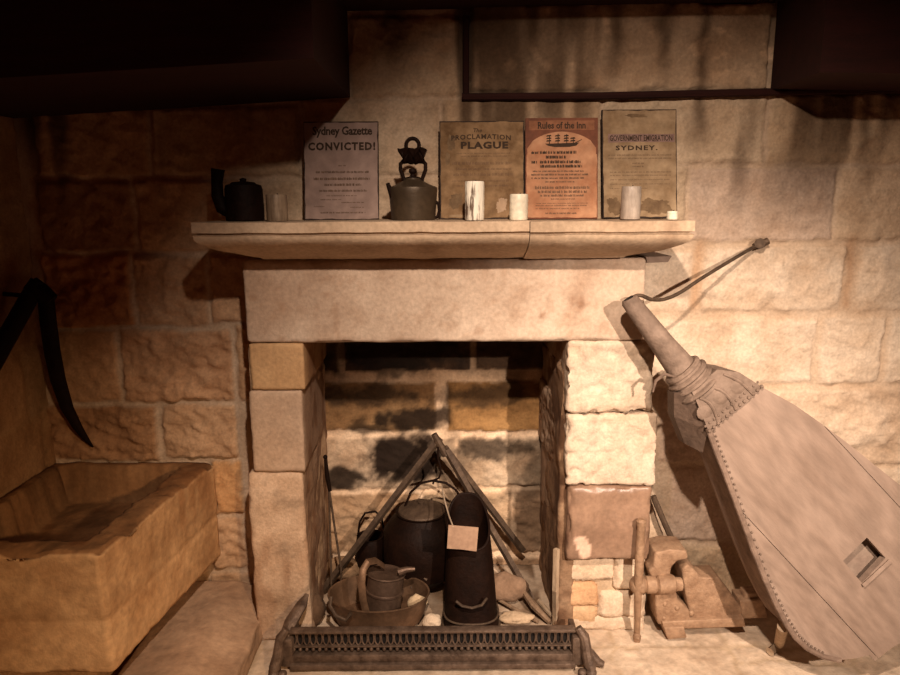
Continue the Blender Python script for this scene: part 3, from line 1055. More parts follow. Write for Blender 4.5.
p2 = Panel('poster', 'brown stained board headed PLAGUE behind the peeling candle', 440, 524.5, 121, 2.50, 0.16, 'paper_brown', 'paper_mauve_edge', group=grp)
p2.text('The', .885, .10, .04, 'ink', 'heading', .45, .01, .2)
p2.text('PROCLAMATION', .80, .70, .052, 'ink', 'heading', .49, .025, 0.0, 1.15, arch=.06)
p2.text('PLAGUE', .715, .56, .075, 'ink', 'heading', .53, .05, 0.0, 1.15)
p2.rows([(.665, .2, .85, .012, .8), (.635, .25, .8, .012, .8), (.555, .15, .85, .03, .7), (.50, .2, .85, .02, .7), (.44, .16, .86, .03, .6), (.38, .15, .85, .02, .6), (.33, .2, .8, .02, .6)], 'ink_faded')
p2.rect(.08, .20, .70, .86, 'paper_stain', 'stain', ragged=.02)
p2.rect(.06, .13, .55, .68, 'paper_stain', 'stain', .0013, .02)
p2.rect(.10, .28, .10, .27, 'paper_stain', 'stain', .0013, .03)
M['pale_scuff'] = mat('pale_scuffed_paper', (0.50, 0.36, 0.25, 1), (0.36, 0.24, 0.15, 1), 0.85, scale=12, bump=0.1)
p2.rect(.66, .80, .06, .22, 'pale_scuff', 'scuff', .0013, .035)
p2.rect(.10, .3, .015, .05, 'paper_tan', 'scuff', .0013, .012)

p3 = Panel('poster', 'russet red rules board with arched border and ship engraving', 525.5, 597.5, 118, 2.47, 0.15, 'paper_red', 'paper_red_dark', group=grp)
# dark arched head band
lp = [p3.pt(.0, 1, .0013), p3.pt(1, 1, .0013), p3.pt(1, .64, .0013), p3.pt(.975, .64, .0013)]
for i in range(13):
    t = i / 12
    lp.append(p3.pt(.975 - .95 * t, .70 + .165 * math.sin(math.pi * t) ** .55, .0013))
lp += [p3.pt(.025, .64, .0013), p3.pt(0, .64, .0013)]
k = MB(); k.prism([lp], p3.n * .0001); k.build('border', 'paper_red_dark', p3.sheet, smooth=False)
p3.rect(.05, .95, .88, .975, 'head_russet', 'head_band', .0015, .004)
p3.text('Rules of the Inn', .892, .66, .07, 'ink', 'heading', .5, .03)
# ship engraving
k = MB()
S = lambda x, y: p3.pt(x, y, .0016)
k.add([S(.27, .745), S(.74, .755), S(.70, .725), S(.60, .712), S(.40, .712), S(.31, .725)], [(0, 1, 2, 3, 4, 5)])
for mx_, top in ((.33, .83), (.45, .845), (.57, .84), (.66, .81)):
    k.add([S(mx_ - .006, .74), S(mx_ + .006, .74), S(mx_ + .006, top), S(mx_ - .006, top)], [(0, 1, 2, 3)])
    for yy in (.765, .79, .815):
        if yy < top:
            k.add([S(mx_ - .045, yy), S(mx_ + .03, yy + .004), S(mx_ + .022, yy + .018), S(mx_ - .035, yy + .015)], [(0, 1, 2, 3)])
k.add([S(.68, .755), S(.78, .79), S(.78, .783), S(.69, .748)], [(0, 1, 2, 3)])
k.build('ship_engraving', 'ink', p3.sheet, smooth=False)
p3.rows([(.645, .08, .17, .026, 1.4), (.645, .2, .70, .03, 1.5), (.598, .28, .56, .03, 1.5), (.55, .08, .16, .026, 1.4), (.55, .2, .76, .03, 1.5), (.508, .2, .78, .03, 1.5)], 'ink', 'large_print')
p3.rows([(.465, .1, .8, .016, 1.3), (.43, .08, .86, .018, 1.3), (.395, .08, .8, .018, 1.3), (.36, .27, .68, .014, 1.2), (.295, .13, .88, .03, 1.2), (.255, .17, .86, .026, 1.2), (.22, .2, .8, .022, 1.2), (.19, .35, .68, .012, 1.1),
         (.15, .14, .86, .007, 1.2), (.125, .14, .84, .012, 1), (.095, .14, .74, .012, 1), (.045, .27, .7, .018, 1.2)], 'ink_faded')

p4 = Panel('poster', 'tall tan emigration board headed SYDNEY, tallest and rightmost of the boards', 603, 677, 109.5, 2.50, 0.15, 'paper_tan', 'paper_mauve_edge', th=0.016, group=grp, skew=-0.006)
p4.rect(.08, .97, .70, .775, 'band_mauve', 'print_band', .0013, .004)
p4.text('GOVERNMENT EMIGRATION', .71, .84, .055, 'ink', 'heading', .52, .02)
p4.text('SYDNEY.', .625, .56, .045, 'ink', 'heading', .46, .035, 0.0, 1.25)
p4.rows([(.575, .08, .92, .012, .8), (.545, .08, .92, .012, .8), (.50, .4, .55, .012, .9), (.47, .4, .55, .012, .9), (.42, .1, .92, .01, .8), (.39, .1, .92, .01, .8), (.35, .1, .9, .01, .7), (.31, .1, .9, .01, .7), (.27, .1, .6, .01, .7)], 'ink_faded')
p4.rect(.30, .62, .925, .96, 'paper_stain', 'stain', .0013, .012)
p4.rect(.05, .25, .02, .2, 'paper_stain', 'stain', .0013, .02)
p4.rect(.5, .93, .02, .19, 'paper_stain', 'stain', .0013, .03)


# ---- candles
def candle(name, label, cpx, w, ytop, Yc, m, wick=True, group='candles on the shelf', seed=0, ybot=221):
    c = at(cpx, ybot, Yc)
    r = w / 2 / FPX * (Vector((c.x, Yc, c.z)) - EYE).length
    h = Z(ytop, Yc) - SHELF
    t = thing(name, label, 'candle', (c.x, Yc, SHELF), group)
    prof = [(r * .96, .0008), (r, .004)] + [(r * (1 + .02 * math.sin(i * 2.3 + seed)), .004 + (h - .010) * i / 10) for i in range(1, 10)] + [(r * .99, h - .004), (r * .93, h), (r * .80, h - .003), (r * .5, h - .008), (r * .14, h - .009), (0, h - .009)]
    k = MB(); k.lathe((c.x, Yc, SHELF), prof, 28, jitter=.015); wx = k.build('wax', m, t)
    if wick:
        k = MB(); k.tube([(c.x, Yc, SHELF + h - .012), (c.x + .002, Yc, SHELF + h - .002), (c.x + .005, Yc, SHELF + h + .004)], .0015, 6); k.build('wick', 'wick', wx)
    return t


candle('candle', 'tall pillar candle with peeling birch-like wax before the plague board', 474.5, 19, 181.5, 2.33, 'bark_wax', seed=1)
candle('candle', 'short plain cream pillar candle beside the red rules board', 518.5, 18, 194.5, 2.33, 'wax', seed=2)
candle('candle', 'grey streaked pillar candle before the tan emigration board', 630, 18.5, 187.5, 2.33, 'grey_wax', seed=3)
candle('candle', 'dim streaked pillar candle beside the dark coffee pot', 277.5, 20, 193.5, 2.36, 'dim_wax', seed=4)
candle('candle', 'tiny cream candle stub at the right end of the shelf', 672, 10, 212.5, 2.26, 'wax', seed=5)

# ---- kettle on the shelf
YK = 2.40
kc = at(413.5, 221, YK)
kt = thing('kettle', 'dull squat metal kettle with tall bound bail handle on the shelf', 'kettle', (kc.x, YK, SHELF))
s = 1 / FPX * 2.40
H = lambda py: Z(py, YK) - SHELF
k = MB()
k.lathe((kc.x, YK, SHELF), [(20.5 * s, .0008), (21.5 * s, .003), (22.3 * s, H(210)), (23.6 * s, H(193)), (24 * s, H(189)), (23.6 * s, H(187.2)), (18 * s, H(185)), (12 * s, H(182)), (8 * s, H(179.5)), (7.4 * s, H(178)), (0, H(178))], 36)
k.build('body', 'pewter', kt)
k = MB()
k.lathe((kc.x, YK, SHELF), [(7.5 * s, H(178.6)), (7 * s, H(177)), (3 * s, H(176)), (2.2 * s, H(174)), (4 * s, H(171.5)), (3.6 * s, H(169)), (0, H(168))], 20)
k.build('lid', 'iron', kt)
k = MB()
for sg in (-1, 1):
    k.tube([at(413 + sg * 8, 186, YK), at(413 + sg * 9.5, 178, YK), at(413 + sg * 12.5, 170, YK), at(413 + sg * 12.5, 164, YK), at(413 + sg * 8, 159, YK)], 1.9 * s, 8)
k.build('bail', 'iron', kt)
k = MB()
pts = [at(401 + 24 * i / 30, 156 - 3 * math.sin(i * .5) * .4, YK) for i in range(31)]
k.tube(pts, [(7 + 1.1 * math.sin(i * 1.9)) * s * (0.75 if i in (0, 30) else 1) for i in range(31)], 10, squash=1.0)
k.build('grip', 'iron', kt)
k = MB()
k.tube([at(412.5 + 6.5 * math.cos(a), 145.5 - 7 * math.sin(a), YK) for a in np.linspace(0, 2 * math.pi, 24, endpoint=False)], 1.9 * s, 8, close=True)
k.build('ring', 'iron', kt)
k = MB()
k.tube([at(396, 202, YK - .02), at(392, 195, YK - .03), at(389, 187, YK - .035), at(387.5, 183, YK - .037)], [3.6 * s, 3 * s, 2.3 * s, 1.8 * s], 10)
k.build('spout', 'iron', kt)
k = MB()
k.tube([at(434.5, 201, YK), at(438.5, 204, YK), at(439.5, 211, YK), at(437.5, 217, YK), at(433.5, 218, YK)], 1.7 * s, 8)
k.build('handle', 'iron', kt)

# ---- dark coffee pot at the left end
YC = 2.42
cc = at(245.5, 221, YC)
cp = thing('coffee_pot', 'black iron pot with tall upright spout in shadow at the shelf left end', 'pot', (cc.x, YC, SHELF))
Hc = lambda py: Z(py, YC) - SHELF
k = MB()
k.lathe((cc.x, YC, SHELF), [(17.5 * s, .0008), (18.6 * s, .004), (18.8 * s, Hc(205)), (18.2 * s, Hc(188)), (17 * s, Hc(184)), (12 * s, Hc(182.5)), (0, Hc(182))], 32)
k.build('body', 'iron', cp)
k = MB()
k.tube([at(232, 213, YC - .01), at(222, 208, YC - .01), at(217.5, 196, YC - .01), at(217, 182, YC - .01), at(218, 169, YC - .01)], [6.5 * s, 6.5 * s, 6 * s, 5.5 * s, 6.8 * s], 12)
k.build('spout', 'iron', cp)
k = MB()
k.lathe((cc.x, YC, SHELF), [(13 * s, Hc(183)), (11 * s, Hc(181)), (3 * s, Hc(180)), (3.4 * s, Hc(177.5)), (0, Hc(176.5))], 20)
k.build('lid', 'iron', cp)

# ================================================================== FIREBOX THINGS
# ---- tripod
YT = 2.78
ap = at(438, 440, YT)
tp = thing('fire_tripod', 'iron tripod of flat bars with hanging hook standing in the firebox', 'tripod', (ap.x, YT, 0.0))


def leg(p0, p1, r, m='old_iron'):
    k = MB()
    P0, P1 = Vector(p0), Vector(p1)
    k.tube([P0, P0.lerp(P1, .5), P1], r, 4, squash=.7, flat_dir=(0, 1, 0.3))
    return k.build('leg', m, tp, smooth=False)


leg(at(440, 438, YT), atz(322, 592, 0.012), 0.017)
leg(at(444, 447, YT + .01), at(523, 551, 2.88), 0.017)
leg(at(446, 450, YT - .01), atz(532, 600, 0.012), 0.0165)
k = MB()
k.ball(at(438, 442, YT), .020, 12, (1, .8, 1.2))
k.tube([at(434, 434, YT - .005), at(446, 455, YT - .005)], [.013, .018], 8)
k.build('apex', 'old_iron', tp)
k = MB()
k.tube([at(438, 447, YT - .02), at(438, 458, YT - .02), at(440, 466, YT - .02), at(441, 472, YT - .02), at(439, 478, YT - .02), at(434, 480, YT - .02), at(433, 484, YT - .02)], .0045, 8)
k.build('hook', 'iron', tp)

# ---- black cauldron under the tripod
YQ = 2.80
cq = at(422, 545, YQ)
cd = thing('cauldron', 'round black lidded cauldron with hoop handle under the tripod', 'pot', (cq.x, YQ, 0.0))
zt = Z(512, YQ)
R0 = 0.174
k = MB()
k.lathe((cq.x, YQ, 0), [(.05, .012), (.10, .03), (R0 * .95, .09), (R0, .15), (R0 * .97, zt - .08), (R0 * .80, zt - .035), (R0 * .66, zt - .012), (R0 * .62, zt), (R0 * .66, zt + .008), (R0 * .5, zt + .008), (0, zt + .008)], 36)
k.build('body', 'iron', cd)
k = MB()
k.lathe((cq.x, YQ, 0), [(R0 * .60, zt + .006), (R0 * .58, zt + .016), (R0 * .40, zt + .032), (R0 * .15, zt + .038), (.012, zt + .040), (.014, zt + .05), (0, zt + .054)], 28)
k.build('lid', 'old_iron', cd)
k = MB()
k.tube([at(408, 520, YQ), at(405, 506, YQ), at(411, 492, YQ - .01), at(421, 483, YQ - .02), at(433, 480.5, YQ - .02), at(446, 483, YQ - .02), at(456, 490, YQ - .01), at(462, 500, YQ), at(463, 514, YQ)], .0055, 8)
k.build('bail', 'iron', cd)
for i in range(3):
    a = i * 2.1 + .6
    k = MB()
    k.tube([(cq.x + .08 * math.cos(a), YQ + .08 * math.sin(a), .05), (cq.x + .10 * math.cos(a), YQ + .10 * math.sin(a), .001)], [.018, .012], 8)
    k.build('foot', 'iron', cd)
# second pot behind, left
YG = 2.885
cg = at(371, 560, YG)
pg = thing('cooking_pot', 'smaller black iron pot half hidden left of the cauldron', 'pot', (cg.x, YG, 0))
zg = Z(535, YG)
k = MB()
k.lathe((cg.x, YG, 0), [(.036, .0), (.058, .02), (.070, .08), (.067, zg - .03), (.058, zg - .004), (.062, zg), (.055, zg), (.052, zg - .01), (.062, .08), (.046, .03), (0, .02)], 30)
k.build('body', 'iron', pg)
k = MB()
k.tube([at(371 + (x - 394.5) * .78, y, YG) for x, y in ((377, 541), (380, 522), (387, 513), (400, 511.5), (408, 517), (411, 530), (412, 541))], .005, 8)
k.build('bail', 'iron', pg)

# ---- coal scuttle
Yc = 2.50
sc = at(469, 620, Yc)
cs = thing('coal_scuttle', 'tall black coal scuttle with rounded hood mouth facing forward', 'coal scuttle', (sc.x, Yc, 0.0))
zbk, zfr = Z(501, Yc + .06), Z(556, Yc - .08)
k = MB()
nS, nL = 40, 22
vs, fs = [], []


def scut(th, t, ins=0.0):
    """th around, t 0..1 from the base to the rim"""
    back = (1 + math.sin(th)) / 2                      # 1 at the back
    top = zfr + (zbk - zfr) * back ** 1.15
    z = 0.004 + (top - .004) * t
    w = 0.108 - 0.034 * (z / zbk) ** 1.6 + 0.010 * math.exp(-z / .02)
    d = 0.095 - 0.020 * (z / zbk) + 0.008 * math.exp(-z / .02)
    lean = 0.06 * (z / zbk)
    cxs = sc.x - .004 + (0.012) * (1 - z / zbk)
    e = 0.75
    cx_, sy_ = math.cos(th), math.sin(th)
    return (cxs + math.copysign(abs(cx_) ** e, cx_) * (w - ins), Yc + lean + math.copysign(abs(sy_) ** e, sy_) * (d - ins), z + (ins * 1.5 if t == 0 else 0))


for t in list(np.linspace(0, 1, nL)):
    for i in range(nS):
        vs.append(scut(2 * math.pi * i / nS, t))
for t in list(np.linspace(1, 0, nL)):
    for i in range(nS):
        vs.append(scut(2 * math.pi * i / nS, t, .005))
for j in range(2 * nL - 1):
    for i in range(nS):
        fs.append([j * nS + i, j * nS + (i + 1) % nS, (j + 1) * nS + (i + 1) % nS, (j + 1) * nS + i])
fs.append(list(range(nS))[::-1])
fs.append([(2 * nL - 1) * nS + i for i in range(nS)])
k.add(vs, fs)
k.build('body', 'iron', cs)
k = MB()
k.tube([scut(2 * math.pi * i / nS, 1) for i in range(nS)], .005, 8, close=True)
k.build('rim', 'iron', cs)
k = MB()
ring = [Vector(scut(2 * math.pi * i / nS, 0.0)) for i in range(nS)]
for zz, rr in ((.012, .006), (.062, .004)):
    k.tube([Vector((sc.x + .006 + (p.x - sc.x - .006) * (1.0 - zz * .8), p.y, zz)) for p in ring], rr, 8, close=True)
k.build('base_band', 'old_iron', cs)
k = MB()
a0 = [at(456, 601, Yc - .105), at(462, 606, Yc - .107), at(472, 608, Yc - .107), at(482, 605, Yc - .107), at(487, 598, Yc - .102)]
k.tube(a0, .0055, 8)
k.build('handle', 'old_iron', cs)
# paper tag hanging on the scuttle
ptg = thing('paper_tag', 'blank tan card tag hanging by pale string on the coal scuttle', 'tag', at(462, 551, Yc - .10))
k = MB()
k.prism([[at(448.5, 525, Yc - .088), at(478.5, 527.5, Yc - .088), at(476.5, 551.5, Yc - .098), at(462, 549.5, Yc - .098), at(447, 548.5, Yc - .098)]], (0, .0015, 0))
k.build('card', 'tag', ptg, smooth=False)
k = MB()
k.tube([at(441.5, 486, YQ - .03), at(445, 502, 2.62), at(449, 516, 2.50), at(453, 526.5, Yc - .089)], .0030, 6)
k.build('string', 'string', ptg)

# ---- preserving pan with can and stone
YP = 2.53
pc = at(379, 600, YP)
pan = thing('preserving_pan', 'wide oval brass preserving pan on the hearth behind the fender', 'pan', (pc.x, YP, 0.0))
rx, ry = .204, .138
zr = Z(612, YP - ry)
k = MB()
k.lathe((pc.x, YP, 0), [(.80, .004), (.86, .012), (.93, .05), (1.0, zr - .004), (1.025, zr), (1.02, zr + .006), (.985, zr + .004), (.91, .05), (.84, .02), (.5, .014), (0, .014)], 56, sx=rx, sy=ry)
k.build('body', 'brass', pan)
k = MB()
k.tube([at(331, 597, YP - .11), at(330, 606, YP - .135), at(336, 616, YP - .15), at(346, 620, YP - .155), at(351, 613, YP - .153)], .008, 8)
k.build('handle', 'old_iron', pan)
k = MB()
k.tube([at(411, 588, YP + .1), at(419, 574, YP + .115), at(427, 580, YP + .1)], .006, 8)
k.build('handle', 'old_iron', pan)
# can
Ya = 2.535
ca = at(385, 600, Ya)
can = thing('tin_can', 'dented tin can with strap bail handle standing in the brass pan', 'can', (ca.x, Ya, .0145))
zc0, zc1 = .0145, Z(580, Ya)
rc = .074
ax = Vector((.10, .10, 1)).normalized()
hc = zc1 - zc0 + .02
k = MB()
k.lathe((ca.x - .012, Ya, zc0 + .004), [(rc * .96, 0.004), (rc, .012), (rc * 1.0, hc * .55), (rc * 1.06, hc * .57), (rc * 1.06, hc * .61), (rc * 1.01, hc * .63), (rc * 1.0, hc * .97), (rc * 1.08, hc), (rc * 1.02, hc + .004), (rc * .7, hc - .004), (0, hc - .002)], 36, axis=ax, jitter=.012)
k.build('body', 'tin', can)
k = MB()
k.tube([at(366.5, 614, Ya - .095), at(363, 600, Ya - .10), at(361.5, 583, Ya - .095), at(363, 570, Ya - .075), at(368, 562, Ya - .05), at(376, 560.5, Ya - .01), at(384, 566, Ya + .03)], .0145, 8, squash=.28, flat_dir=(0, 1, 0))
k.build('handle', 'brass', can)
k = MB()
k.tube([at(399, 572, Ya - .02), at(407, 569.5, Ya - .02), at(415, 569, Ya - .02)], [.016, .012, .008], 10)
k.build('spout', 'tin', can)


def rock(name, label, c, r, sc3, m, col, seed, group=None, cat='stone'):
    bm = bmesh.new()
    bmesh.ops.create_icosphere(bm, subdivisions=3, radius=1.0)
    V = np.array([v.co[:] for v in bm.verts])
    bm.verts.index_update()
    F = [[v.index for v in f.verts] for f in bm.faces]
    bm.free()
    d = 1 + .28 * fbm(V, 1.3, 3, seed) + .06 * fbm(V, 5, 3, seed + 4)
    P = V * d[:, None] * np.array(sc3) * r
    P[:, 2] -= P[:, 2].min()
    P = P + np.array(c)
    o = link_mesh(name, P, F, m, None, True, np.ones((len(P), 3)) * np.array(col))
    return tag(o, label, cat, group)


q = at(420, 596, 2.60)
rock('stone_lump', 'pale lump of stone leaning inside the right rim of the pan', (q.x - .006, 2.545, .016), .040, (1.0, .6, 1.0), 'stone', (1.05, .95, .75), 3)
q = atz(433, 622, 0.0)
rock('stone_lump', 'white rough stone on the hearth between pan and coal scuttle', (q.x, 2.47, 0), .034, (1.1, .8, .8), 'stone', (1.15, 1.1, 1.0), 5)
q = atz(512, 608, 0.0)
rock('stone_lump', 'largest brown rounded stone right of the coal scuttle', (q.x - .015, 2.66, 0), .08, (1, .7, .75), 'stone', (.44, .33, .26), 8)
q = atz(520, 622, 0.0)
rock('stone_lump', 'flat pale stone at the foot of the tripod right leg', (q.x - .01, 2.50, 0), .05, (1.3, .7, .42), 'stone', (.9, .8, .66), 9)
q = atz(319, 612, 0.0)
rock('stone_lump', 'dark angular stone on the hearth left of the brass pan', (q.x + .003, 2.50, 0), .055, (.7, .9, 1.1), 'stone', (.22, .16, .12), 10)
q = atz(350, 575, 0.0)
rock('stone_lump', 'brown rubble stone at the back left behind the pan', (q.x - .03, 2.84, 0), .06, (1.2, .7, .9), 'stone', (.55, .42, .3), 11)

# ---- fire tongs against the left cheek
ft = thing('fire_tongs', 'slim iron fire tongs leaning on the left wall of the firebox', 'tongs', atz(331, 592, 0.0))
k = MB()
k.tube([at(325.5, 459, 2.72), at(327, 475, 2.715), at(330, 491, 2.71)], [.007, .010, .008], 10)
k.ball(at(325.3, 457, 2.72), .010, 10)
k.build('grip', 'iron', ft)
for (e, yy) in ((331, 2.66), (341, 2.66)):
    k = MB()
    b = at(e, 568, yy)
    k.tube([at(329, 488, 2.71), at((e + 329) / 2, 530, 2.69), b, (b.x, b.y - .02, .003)], .0048, 8)
    k.build('arm', 'old_iron', ft)

# ---- sticks
def stick(name, label, pts, rad, m, seg=8, cat='stick', squash=1.0, group=None):
    k = MB()
    k.tube(pts, rad, seg, squash=squash)
    o = k.build(name, m, None, smooth=seg > 4)
    return tag(o, label, cat, group)


stick('wooden_stake', 'pale square wooden stake upright against the right firebox wall', [at(556.5, 549, 2.41), (at(555.5, 590, 2.40)), atz(555.5, 624, 0.004)], .0125, 'wood_pale', 4)
g2 = 'firewood at the right of the hearth'
stick('firewood_stick', 'short pale split stick at the foot of the tripod, longest of the firewood', [atz(521, 588, .06), atz(534, 606, .04), atz(550, 622, .012)], [.011, .016, .011], 'wood_brown', 6, group=g2)
stick('firewood_stick', 'thin dark twig lying across the hearth right of the scuttle', [atz(494, 597, .03), atz(515, 609, .02), atz(538, 622, .008)], [.006, .008, .006], 'wood_brown', 6, group=g2)
stick('firewood_stick', 'stub of pale firewood beside the upright wooden stake', [atz(538, 600, .05), atz(545, 608, .03), atz(552, 616, .012)], [.009, .010, .008], 'wood_pale', 6, group=g2)

# ================================================================== FENDER
Yf = 2.235
fx0, fx1 = X(290, 645, Yf), X(575, 645, Yf)
zf1 = Z(630, Yf)
fd = thing('hearth_fender', 'low cast iron hearth fender with pierced beaded front and clawed ends', 'fender', ((fx0 + fx1) / 2, Yf, 0.0))
k = MB()
k.box(((fx0 + fx1) / 2, Yf, .016), (fx1 - fx0, .05, .022), bevel=.004)
k.box(((fx0 + fx1) / 2, Yf + .006, .042), (fx1 - fx0, .034, .032), bevel=.006)
k.build('base_rail', 'fender', fd)
k = MB()
k.box(((fx0 + fx1) / 2, Yf + .010, zf1 - .005), (fx1 - fx0, .034, .011), bevel=.003)
k.box(((fx0 + fx1) / 2, Yf + .008, .0835), (fx1 - fx0, .016, .005), bevel=.001)
k.build('top_rail', 'fender', fd)
k = MB()
k.box(((fx0 + fx1) / 2, Yf + .020, (.055 + zf1) / 2), (fx1 - fx0, .006, zf1 - .058))
k.build('back_plate', 'soot_shade', fd, smooth=False)
k = MB()
nb = 44
for i in range(nb):
    x = fx0 + (fx1 - fx0) * (i + .5) / nb
    w = (fx1 - fx0) / nb
    zc = (.086 + zf1 - .010) / 2
    hh = (zf1 - .010 - .086) / 2
    k.tube([(x + w * .44 * math.cos(a), Yf + .010, zc + hh * math.sin(a)) for a in np.linspace(0, 2 * math.pi, 12, endpoint=False)], .0032, 6, close=True)
    k.ball((x, Yf + .006, .0715), .0088, 8, (.8, .8, 1.1))
k.build('pierced_band', 'fender', fd)
for sg, xx in ((-1, fx0), (1, fx1)):
    # clawed corner post with scrolled foot
    k = MB()
    k.box((xx + sg * .012, Yf + .012, .068), (.05, .055, .118), bevel=.012)
    k.tube([(xx + sg * .008, Yf - .002, zf1 + .008), (xx + sg * .03, Yf - .012, zf1 - .02), (xx + sg * .042, Yf - .022, .06), (xx + sg * .05, Yf - .038, .028), (xx + sg * .055, Yf - .055, .014)], [.014, .019, .021, .023, .013], 10)
    k.ball((xx + sg * .052, Yf - .052, .014), .018, 12, (1.1, 1.1, .75))
    k.ball((xx + sg * .020, Yf - .048, .012), .015, 12, (1.1, 1.1, .75))
    if sg > 0:
        k.tube([(xx + .03, Yf + .01, .07), (xx + .06, Yf + .0, .05), (xx + .085, Yf - .005, .02), (xx + .105, Yf - .01, .012)], [.016, .017, .016, .012], 10)
    k.build('corner_foot', 'fender', fd)
    # return towards the fireplace
    k = MB()
    x2 = xx - sg * (-.004)
    k.box((xx + sg * .010, Yf + .085, .06 if sg < 0 else .055), (.022, .13, .10 if sg < 0 else .085), bevel=.005)
    k.build('side_return', 'fender', fd)
k = MB()
k.tube([at(283, 640, Yf + .0), at(291, 622, Yf + .05), at(302, 604, Yf + .11), at(307, 594, Yf + .14)], [.018, .027, .023, .008], 10, squash=.6)
k.build('scroll', 'fender', fd)

# ================================================================== VISE
Yv = 2.40
DV = .12
vs_ = thing('bench_vise', 'rusty iron bench vise standing on the floor beside the stone pillar', 'vise', at(700, 632, Yv))
vz = lambda px, py, dy=0.0: at(px, py, Yv + dy)
flo = lambda P: [Vector((p.x, p.y, max(p.z, .004))) for p in P]
def vpart(name, prisms, bevel=.006):
    k = MB()
    for pts, y0, y1 in prisms:
        k.prism([flo([vz(px, py, y0) for px, py in pts])], (0, y1 - y0, 0))
    return k.build(name, 'rust', vs_, bevel=bevel, angle=50)


fj = vpart('front_jaw', [([(655, 553), (670, 549.5), (687, 551), (688.5, 559), (678, 561), (672, 567), (670.5, 574), (673, 582), (676, 590), (678, 600), (690, 611), (690, 624), (658, 625), (655.5, 610), (655, 590), (650, 574), (648.5, 570.5), (653, 567)], 0, DV)], .007)
vpart('rear_jaw', [([(681.5, 570), (688, 564), (697.5, 572.5), (700, 578), (719, 577.5), (742, 608), (743, 623), (686, 623), (690, 613), (686, 598), (684, 585)], .012, DV * .92)], .007)
vpart('base', [([(662, 622), (744, 618), (746, 627), (664, 630)], -.012, DV * 1.05), ([(664, 628), (684, 627), (687, 638), (668, 640)], -.03, .06)], .004)
vpart('slide', [([(740, 601), (763, 600), (768, 618), (742, 619)], .015, DV * .85)], .004)
vpart('locking_plate', [([(746, 594), (758, 593), (761, 600), (744, 601)], .03, DV * .7)], .003)
for (px, py, r) in ((665, 604, .010), (677, 608, .010), (664, 618, .008), (691, 613, .011)):
    k = MB()
    k.ball(vz(px, py, .002), r, 12, (1, .8, 1.1))
    k.build('bolt', 'rust', fj)
k = MB()
ym = Yv - .008
k.tube([at(642, 584.5, ym), at(645, 584.5, ym), at(646, 584.5, ym), at(655, 584.5, ym), at(656, 584.5, ym), at(658, 584.5, ym), at(672, 584, ym), at(674, 584, ym), at(675, 584, ym), at(681, 584, ym), at(682, 584, ym)],
       [.022, .027, .033, .033, .028, .037, .037, .033, .026, .026, .02], 20)
scr = k.build('screw', 'rust', vs_)
k = MB()
k.ball(at(638.5, 585, ym - .006), .036, 18)
k.build('screw_head', 'rust', scr)
k = MB()
yh = ym - .024
k.tube([at(641.5, 519, yh), at(641.4, 521, yh), at(641.2, 525, yh), at(641, 527, yh), at(640, 545, yh), at(639, 570, yh), at(638, 585, yh), at(637.5, 615, yh), atz(637, 634, .014), atz(637, 636, .012), atz(637, 641, .006)],
       [.012, .019, .019, .015, .017, .0175, .017, .0125, .012, .016, .012], 12)
k.build('handle_bar', 'rust', vs_)

stick('iron_bar', 'dark iron bar leaning on the wall behind the rusty vise', [at(653, 496, 2.60), at(664, 522, 2.58), at(680, 556, 2.56), atz(703, 604, .01)], .012, 'old_iron', 8, 'bar')

# ================================================================== BELLOWS
Pb = at(835, 661, 2.08)
Nb = Vector((0.0, -1.0, 0.115)).normalized()
bp = lambda x, y, d=0.0: atp(x, y, Pb, Nb) + Nb * d
bl = thing('blacksmith_bellows', 'huge teardrop leather and wood bellows leaning nozzle up against the right wall', 'bellows', Pb)
outline = [(708, 428), (715, 448), (723, 468), (732, 492), (742, 519), (753, 549), (764, 577), (775, 602), (785, 622), (795, 637), (807, 648), (822, 656), (840, 660), (858, 658), (869, 655), (875, 661), (881, 656), (893, 647), (915, 636), (938, 620), (955, 598), (964, 572),
           (962, 548), (948, 524), (925, 503), (900, 485), (876, 466), (850, 445), (822, 424), (795, 405), (775, 394), (758, 385)]
axd = Vector((103, 111)).normalized()
pr_ = Vector((axd.y, -axd.x))


def perp(p):
    return (Vector(p) - Vector((735, 408))).dot(pr_)


def clip(poly, lo, hi):
    def half(pl, keep, val):
        out = []
        for i in range(len(pl)):
            a, b = pl[i], pl[(i + 1) % len(pl)]
            fa, fb = keep(perp(a)), keep(perp(b))
            if fa >= 0:
                out.append(a)
            if fa * fb < 0:
                t = fa / (fa - fb)
                out.append((a[0] + (b[0] - a[0]) * t, a[1] + (b[1] - a[1]) * t))
        return out
    pl = half(poly, lambda v: v - lo, lo)
    return half(pl, lambda v: hi - v, hi)


hole = [(843, 561), (867, 537.5), (885.5, 558), (862, 583)]
TH = 0.026
M['bellows_valve'] = mat('valve_wood', (0.27, 0.20, 0.155, 1), (0.19, 0.13, 0.1, 1), 0.8, scale=8, bump=0.2)
for (lo, hi) in ((-400, -65.6), (-65.0, 53), (53.6, 400)):
    pl = clip(outline, lo, hi)
    k = MB()
    loops = [[bp(x, y) for x, y in pl]]
    if lo == -65.0:
        loops.append([bp(x, y) for x, y in hole])
    k.prism(loops, -Nb * TH)
    k.build('board', 'wood_grey', bl, smooth=False)
# leather body, back board
DB = 0.19
cxy = Vector((830, 545))


def shrink(p, f):
    return (cxy.x + (p[0] - cxy.x) * f, cxy.y + (p[1] - cxy.y) * f)


